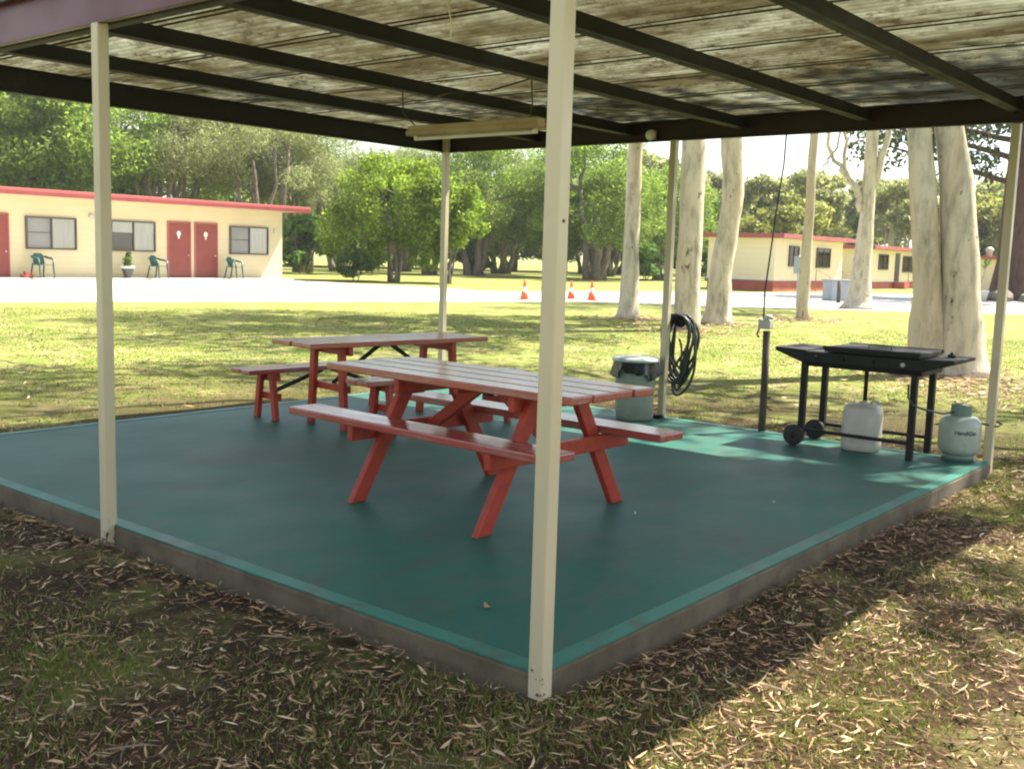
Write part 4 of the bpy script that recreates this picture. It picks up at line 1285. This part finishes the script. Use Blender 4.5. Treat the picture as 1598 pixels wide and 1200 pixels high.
# ------------------------------------------------------------------ cabins
def cabin(label, x, y, w, dep, h, plinth, wins, doors=(), rail=(), ov=.5):
    c = thing('cabin', label, 'building', (x, y, 0))
    if plinth:
        m = MB(); m.box((w / 2, dep / 2, plinth / 2), (w, dep, plinth)); m.build('plinth', MT['cabin_red'], c)
    m = MB(); m.box((w / 2, dep / 2, (plinth + h) / 2), (w + .04, dep + .04, h - plinth)); m.build('wall', MT['cabin_wall'], c)
    if plinth:
        m = MB(); m.box((w / 2, dep / 2, plinth + .04), (w + .10, dep + .10, .08)); m.build('skirting', MT['pot_white'], c)
    m = MB(); m.box((w / 2, dep / 2 - .1, h + .14), (w + ov * 2, dep + ov * 2 + .2, .08)); m.build('roof', MT['roof_metal'], c, .01)
    m = MB(); a, b = ov + .02, -ov - .22
    m.box((w / 2, b, h + .12), (w + 2 * a, .05, .24)); m.box((w / 2, dep + ov + .02, h + .12), (w + 2 * a, .05, .24)); m.box((-a, dep / 2 - .1, h + .12), (.05, dep + 2 * ov + .24, .24)); m.box((w + a, dep / 2 - .1, h + .12), (.05, dep + 2 * ov + .24, .24))
    m.build('fascia', MT['motel_red'], c, .01)
    m = MB(); m.box((w / 2, dep / 2 - .1, h + .05), (w + ov * 2 - .04, dep + ov * 2 + .16, .06)); m.build('soffit', MT['cabin_wall'], c)
    e = bpy.data.objects.new('front', None)
    for xa, xb, za, zb in wins:
        f_ = window(c, xa, xb, za, zb, 'interior', 'curtain', False, .07)
        f_.location = (0, -.02, 0)
    for xa, xb in doors:
        m = MB(); m.box(((xa + xb) / 2, -.05, (plinth + 2.55) / 2), (xb - xa, .06, 2.55 - plinth)); d_ = m.build('door', MT['frame'], c)
        m = MB(); m.box(((xa + xb) / 2, -.45, plinth / 2), (xb - xa + .2, .8, plinth - .02)); m.build('step', MT['cabin_red'], c)
    for xa, xb in rail:
        m = MB()
        m.tube([(xa, -.7, 0), (xa, -.7, 1.25), (xb, -1.3, 1.25 - .35), (xb + .4, -1.5, .5), (xb + .4, -1.5, 0)], .03, 6)
        m.tube([(xb, -1.3, 0), (xb, -1.3, .9)], .03, 6)
        m.build('handrail', MT['rail'], c)
    return c


cabin('pale cream cabin with two windows and a red plinth, nearest the drive', 52.0, 24.0, 9.6, 4.2, 3.0, .60, [(1.75, 3.05, 1.42, 2.62), (5.6, 7.6, 1.38, 2.58)], (), [(4.2, 4.9), (7.6, 8.4)])
cabin('cream cabin with a narrow dark door, seen between the forked gum and the twin gum', 68.5, 25.0, 12, 4.2, 2.75, .5, [(2.1, 3.9, 1.35, 2.45), (7.0, 9.4, 1.2, 2.4)], [(5.45, 6.3)], [(6.5, 7.2)])
c3 = cabin('plain cream shed without windows at the right, behind the far corner post', 82.0, 13.5, 9, 8.6, 2.35, .0, [])
m = MB(); m.lathe([(.22, 2.6), (.22, 2.95), (.30, 3.0), (.30, 3.15), (.1, 3.3)], (-.0, 7.2, 0), 14); m.build('roof_vent', MT['grey_box'], c3)

sp = thing('sign', 'grey sign plate on a thin pole beside the drive in front of the cabin', 'sign', (33.3, 14.1, 0), R(-38))
m = MB(); m.tube([(0, 0, 0), (0, 0, 1.9)], .025, 8); m.build('pole', MT['sign_grey'], sp)
m = MB(); m.box((0, -.03, 1.55), (.42, .02, .62)); m.build('sign_plate', MT['sign_grey'], sp, .004)
bo = MB(); bo.tube([(0, 0, 0), (0, 0, .92)], .085, 10)
tag(bo.build('bollard', MT['old_timber'], None, 0, (39.9, 15.2, 0)), 'short dark timber bollard beside the forked gum', 'bollard')
ub = thing('service_box', 'low grey service cabinet standing behind the dark bollard', 'cabinet', (42.6, 16.2, 0), R(-30))
m = MB(); m.box((0, 0, .45), (1.5, .7, .9)); m.build('body', MT['sign_grey'], ub, .02)
m = MB(); m.box((0, 0, .93), (1.6, .8, .06)); m.build('lid', MT['sign_grey'], ub, .01)
rng = random.Random(88)
for i, (x, y, s_) in enumerate(((53.2, 13.4, .55), (54.2, 12.5, .7), (52.4, 13.9, .4), (54.9, 11.2, .6))):
    m = MB()
    bm = bmesh.new(); bmesh.ops.create_icosphere(bm, subdivisions=2, radius=s_)
    for v_ in bm.verts:
        v_.co *= rng.uniform(.85, 1.12); v_.co.z *= .6
    me = bpy.data.meshes.new('rock'); bm.to_mesh(me); bm.free(); me.materials.append(MT['stone'])
    o = bpy.data.objects.new('rock', me); col.objects.link(o); o.location = (x, y, s_ * .3)
    tag(o, ['brown rock at the left foot of the dark tree', 'largest brown rock at the foot of the dark tree', 'smallest brown rock left of the dark tree', 'brown rock right against the dark trunk'][i], 'rock', 'rocks round the dark tree')
ps = thing('pot_plant', 'spindly plant in a white pot near the foot of the dark tree', 'pot plant', (52.0, 12.9, 0))
m = MB(); m.lathe([(.28, 0), (.42, .5), (.45, .55), (.38, .55)], seg=18); m.build('pot', MT['pot_white'], ps)
m = MB()
rng = random.Random(4)
tips = []
for k in range(9):
    a = rng.uniform(0, 6.28); tip = Vector((math.cos(a) * rng.uniform(.3, .9), math.sin(a) * rng.uniform(.3, .9), rng.uniform(1.4, 2.7)))
    limb(m, (0, 0, .5), tip, .025, .01, rng, .06, 4, 5); tips.append(tip)
m.build('stem', MT['grey_bark'], ps)
V, F = leaves([(p.x, p.y, p.z, .2, .2, .2) for p in tips], 130, .16, 9, 2.2, .1)
mesh_np('foliage', V, F, MT['bush_leaf'], ps)

# ------------------------------------------------------------------ traffic cones
tc = thing('traffic_cone', 'orange traffic cone on the drive left of the nearest cream post', 'traffic cone', (26.62, 21.57, .006), 0, 'traffic cones on the drive')
m = MB(); m.box((0, 0, .02), (.38, .38, .04)); m.build('base', MT['cone_orange'], tc, .01)
m = MB(); m.lathe([(.15, .04), (.10, .30)], seg=20); m.build('body', MT['cone_orange'], tc)
m = MB(); m.lathe([(.072, .46), (.028, .71), (.02, .715)], seg=20); m.build('tip', MT['cone_orange'], tc)
m = MB(); m.lathe([(.10, .30), (.072, .46)], seg=20); m.build('white_band', MT['cone_white'], tc)
dup(tc, (29.19, 21.35, .006), R(20), .96, 'orange traffic cone just right of the nearest cream post', 'traffic cones on the drive')
dup(tc, (29.18, 20.39, .006), R(50), 1.0, 'rightmost orange traffic cone on the drive, nearest the slim gum', 'traffic cones on the drive')

# ------------------------------------------------------------------ grass, leaf litter (uncountable: stuff)
CAMP = np.array([-2.9146, -2.2312])
A0 = math.atan2(0.6298, 0.7669)


def wedge(n, r0, r1, half, rng, power=1.0):
    r = np.sqrt(r0 ** 2 + (r1 ** 2 - r0 ** 2) * rng.random(n) ** power)
    a = A0 + rng.uniform(-half, half, n)
    return CAMP[0] + r * np.cos(a), CAMP[1] + r * np.sin(a), r


def outside_slab(x, y, mrg=.02):
    return ~((x > -.06 - mrg) & (x < 5.66 + mrg) & (y > -.06 - mrg) & (y < 5.91 + mrg))


def gz(x, y):
    z = (vnoise(x, y, 1.1, 3) - .5) * .035 + (vnoise(x, y, .45, 4) - .5) * .018
    return z * np.clip(1 - np.hypot(x - 3, y - 3) / 22, 0, 1) - .012


def grass(name, n, r0, r1, half, hgt, wid, seed, label, thr, power=1.0):
    rng = np.random.default_rng(seed)
    x, y, r = wedge(n, r0, r1, half, rng, power)
    dens = .55 * vnoise(x, y, 1.6, 8) + .45 * vnoise(x, y, .5, 9)
    edge = np.minimum(np.abs(y + .06) + np.clip(-x, 0, 9) + np.clip(x - 5.7, 0, 9), np.abs(x + .06) + np.clip(-y, 0, 9) + np.clip(y - 5.9, 0, 9))
    dens -= np.clip(.55 - edge, 0, .55) * .55
    keep = outside_slab(x, y) & (dens + rng.normal(0, .09, n) > thr)
    # keep off the drive
    keep &= ~((r > 24) & (y > 14) & (y > 27.2 - .245 * x))
    x, y = x[keep], y[keep]
    n = len(x)
    a = rng.uniform(0, 2 * np.pi, n)
    h = hgt * rng.uniform(.4, 1.3, n)
    w = wid * rng.uniform(.6, 1.3, n)
    lean = rng.normal(0, .55, (n, 2)) * h[:, None]
    z = gz(x, y)
    p0 = np.stack([x - np.cos(a) * w, y - np.sin(a) * w, z], -1)
    p1 = np.stack([x + np.cos(a) * w, y + np.sin(a) * w, z], -1)
    p2 = np.stack([x + lean[:, 0], y + lean[:, 1], z + h], -1)
    V = np.stack([p0, p1, p2], 1).reshape(-1, 3)
    F = np.arange(3 * n).reshape(n, 3)
    tag(mesh_np(name, V, F, MT['grass']), label, 'grass', kind='stuff')


grass('grass', 400000, 2.4, 9.5, R(60), .036, .0032, 101, 'short patchy grass in front of the shelter', .44)
grass('lawn_grass', 200000, 8.0, 28, R(34), .022, .012, 102, 'mown lawn grass behind the shelter', .36, 1.1)


def litter(name, n, r0, r1, half, L, seed, label, edgew, mat, base=.25, slim=1.0):
    rng = np.random.default_rng(seed)
    x, y, r = wedge(n, r0, r1, half, rng)
    edge = np.minimum(np.abs(y + .06) + np.clip(-x, 0, 9) + np.clip(x - 5.7, 0, 9), np.abs(x + .06) + np.clip(-y, 0, 9) + np.clip(y - 5.9, 0, 9))
    dens = base + edgew * np.exp(-edge / .35) + .5 * (vnoise(x, y, .9, 17) - .4) + np.where(y < -.05, .18, 0)
    keep = outside_slab(x, y, .03) & (rng.random(n) < dens)
    x, y = x[keep], y[keep]
    n = len(x)
    # each leaf: a narrow curved blade of three quads (8 verts)
    a = rng.uniform(0, 2 * np.pi, n)
    ln = L * rng.uniform(.45, 1.35, n)
    wd = ln * rng.uniform(.07, .17, n) * slim
    curve = rng.normal(0, .28, n) * ln
    tilt = rng.normal(0, .18, n)
    roll = rng.normal(0, .6, n)
    z = gz(x, y) + rng.uniform(.008, .032, n)
    ts = np.array([-.5, -.2, .2, .5])
    ws = np.array([.12, 1, .85, .05])
    V = np.zeros((n, 8, 3))
    for i, (t_, w_) in enumerate(zip(ts, ws)):
        lx = t_ * ln
        ly = curve * (t_ * t_ * 4 - .5) * .5
        lz = np.abs(t_) * ln * .12 * rng.uniform(-.5, 1.6, n) + t_ * ln * tilt
        for j, s in enumerate((-1, 1)):
            yy = ly + s * w_ * wd * np.cos(roll) / 2
            V[:, i * 2 + j, 0] = x + lx * np.cos(a) - yy * np.sin(a)
            V[:, i * 2 + j, 1] = y + lx * np.sin(a) + yy * np.cos(a)
            V[:, i * 2 + j, 2] = z + lz + s * w_ * wd * np.sin(roll) / 2
    b = np.arange(n)[:, None] * 8
    F = np.concatenate([b + np.array([[0, 2, 3, 1]]), b + np.array([[2, 4, 5, 3]]), b + np.array([[4, 6, 7, 5]])], 0)
    tag(mesh_np(name, V.reshape(-1, 3), F, MT[mat]), label, 'leaf litter', kind='stuff')


litter('leaf_litter', 130000, 2.4, 10, R(60), .056, 111, 'dry curled gum leaves lying on the earth round the shelter', .55, 'litter')
litter('leaf_fragments', 100000, 2.4, 8, R(60), .026, 114, 'small broken bits of dry leaf on the earth round the shelter', .5, 'litter', .35)
litter('twig_litter', 16000, 2.4, 10, R(60), .14, 112, 'thin twigs and bark strips among the dry leaves', .3, 'twig', .2, .3)
litter('lawn_litter', 9000, 9, 24, R(33), .13, 113, 'dry leaves and bark scattered over the lawn', .3, 'litter', .12)
def base_litter(spots, n, L, seed):
    rng = np.random.default_rng(seed)
    q = np.array(spots)[rng.integers(0, len(spots), n)]
    r = np.abs(rng.normal(0, .9, n)) + .25
    a = rng.uniform(0, 2 * np.pi, n)
    x, y = q[:, 0] + r * np.cos(a), q[:, 1] + r * np.sin(a)
    b = rng.uniform(0, 2 * np.pi, n)
    ln = L * rng.uniform(.4, 1.8, n); wd = ln * rng.uniform(.1, .25, n)
    z = gz(x, y) + rng.uniform(.012, .05, n)
    c, s_ = np.cos(b), np.sin(b)
    V = np.stack([np.stack([x + lx * ln * c - ly * wd * s_, y + lx * ln * s_ + ly * wd * c, z + lz * ln], -1)
                  for lx, ly, lz in ((-.5, 0, .1), (-.05, -.5, 0), (.5, .1, .12), (.0, .5, .03))], 1).reshape(-1, 3)
    tag(mesh_np('bark_litter', V, np.arange(4 * n).reshape(n, 4), MT['litter']), 'shed bark and leaves lying round the feet of the pale gums', 'leaf litter', kind='stuff')


base_litter([(13.1, 2.6), (13.1, 2.6), (18.05, 9.9), (20.5, 13.0), (21.1, 10.7), (25.3, 10.3), (11.5, 1.2)], 5200, .12, 121)
# a few leaves blown onto the floor: each one can be counted
for i, (x, y, a, lab) in enumerate(((.35, .55, 1.1, 'curled dry leaf on the teal floor near the front corner'), (3.1, .55, 2.3, 'pale dry leaf on the teal floor towards the barbecue'), (2.2, 1.0, .4, 'small pale scrap on the teal floor near the table legs'))):
    m = MB()
    for q in range(4):
        pass
    ca, sa = math.cos(a), math.sin(a)
    L = .06 if i == 0 else .03
    vs = []
    for t_, w_, z in ((-.5, .1, .012), (-.15, 1, .004), (.2, .9, .005), (.5, .1, .016)):
        for s in (-1, 1):
            lx, ly = t_ * L, s * w_ * L * .22
            vs.append((x + lx * ca - ly * sa, y + lx * sa + ly * ca, SZ + .006 + z))
    m.add(vs, [(0, 2, 3, 1), (2, 4, 5, 3), (4, 6, 7, 5)])
    tag(m.build('fallen_leaf', MT['litter'] if i == 0 else MT['plaque']), lab, 'leaf', 'leaves blown onto the floor')

# ------------------------------------------------------------------ added haze volume: pales the far trees, standing in for veiling glare
hz = MB(); hz.box((130, 40, 12), (560, 460, 28))
hm, hnt, hout = new_mat('glare_haze')
pv = N(hnt, 'ShaderNodeVolumePrincipled')
pv.inputs['Color'].default_value = (0.92, 0.95, 0.93, 1)
pv.inputs['Density'].default_value = 0.0004
hnt.links.new(pv.outputs[0], hout.inputs['Volume'])
tag(hz.build('haze', hm), 'added thin haze standing in for pale glare over the far trees', 'haze', kind='stuff')
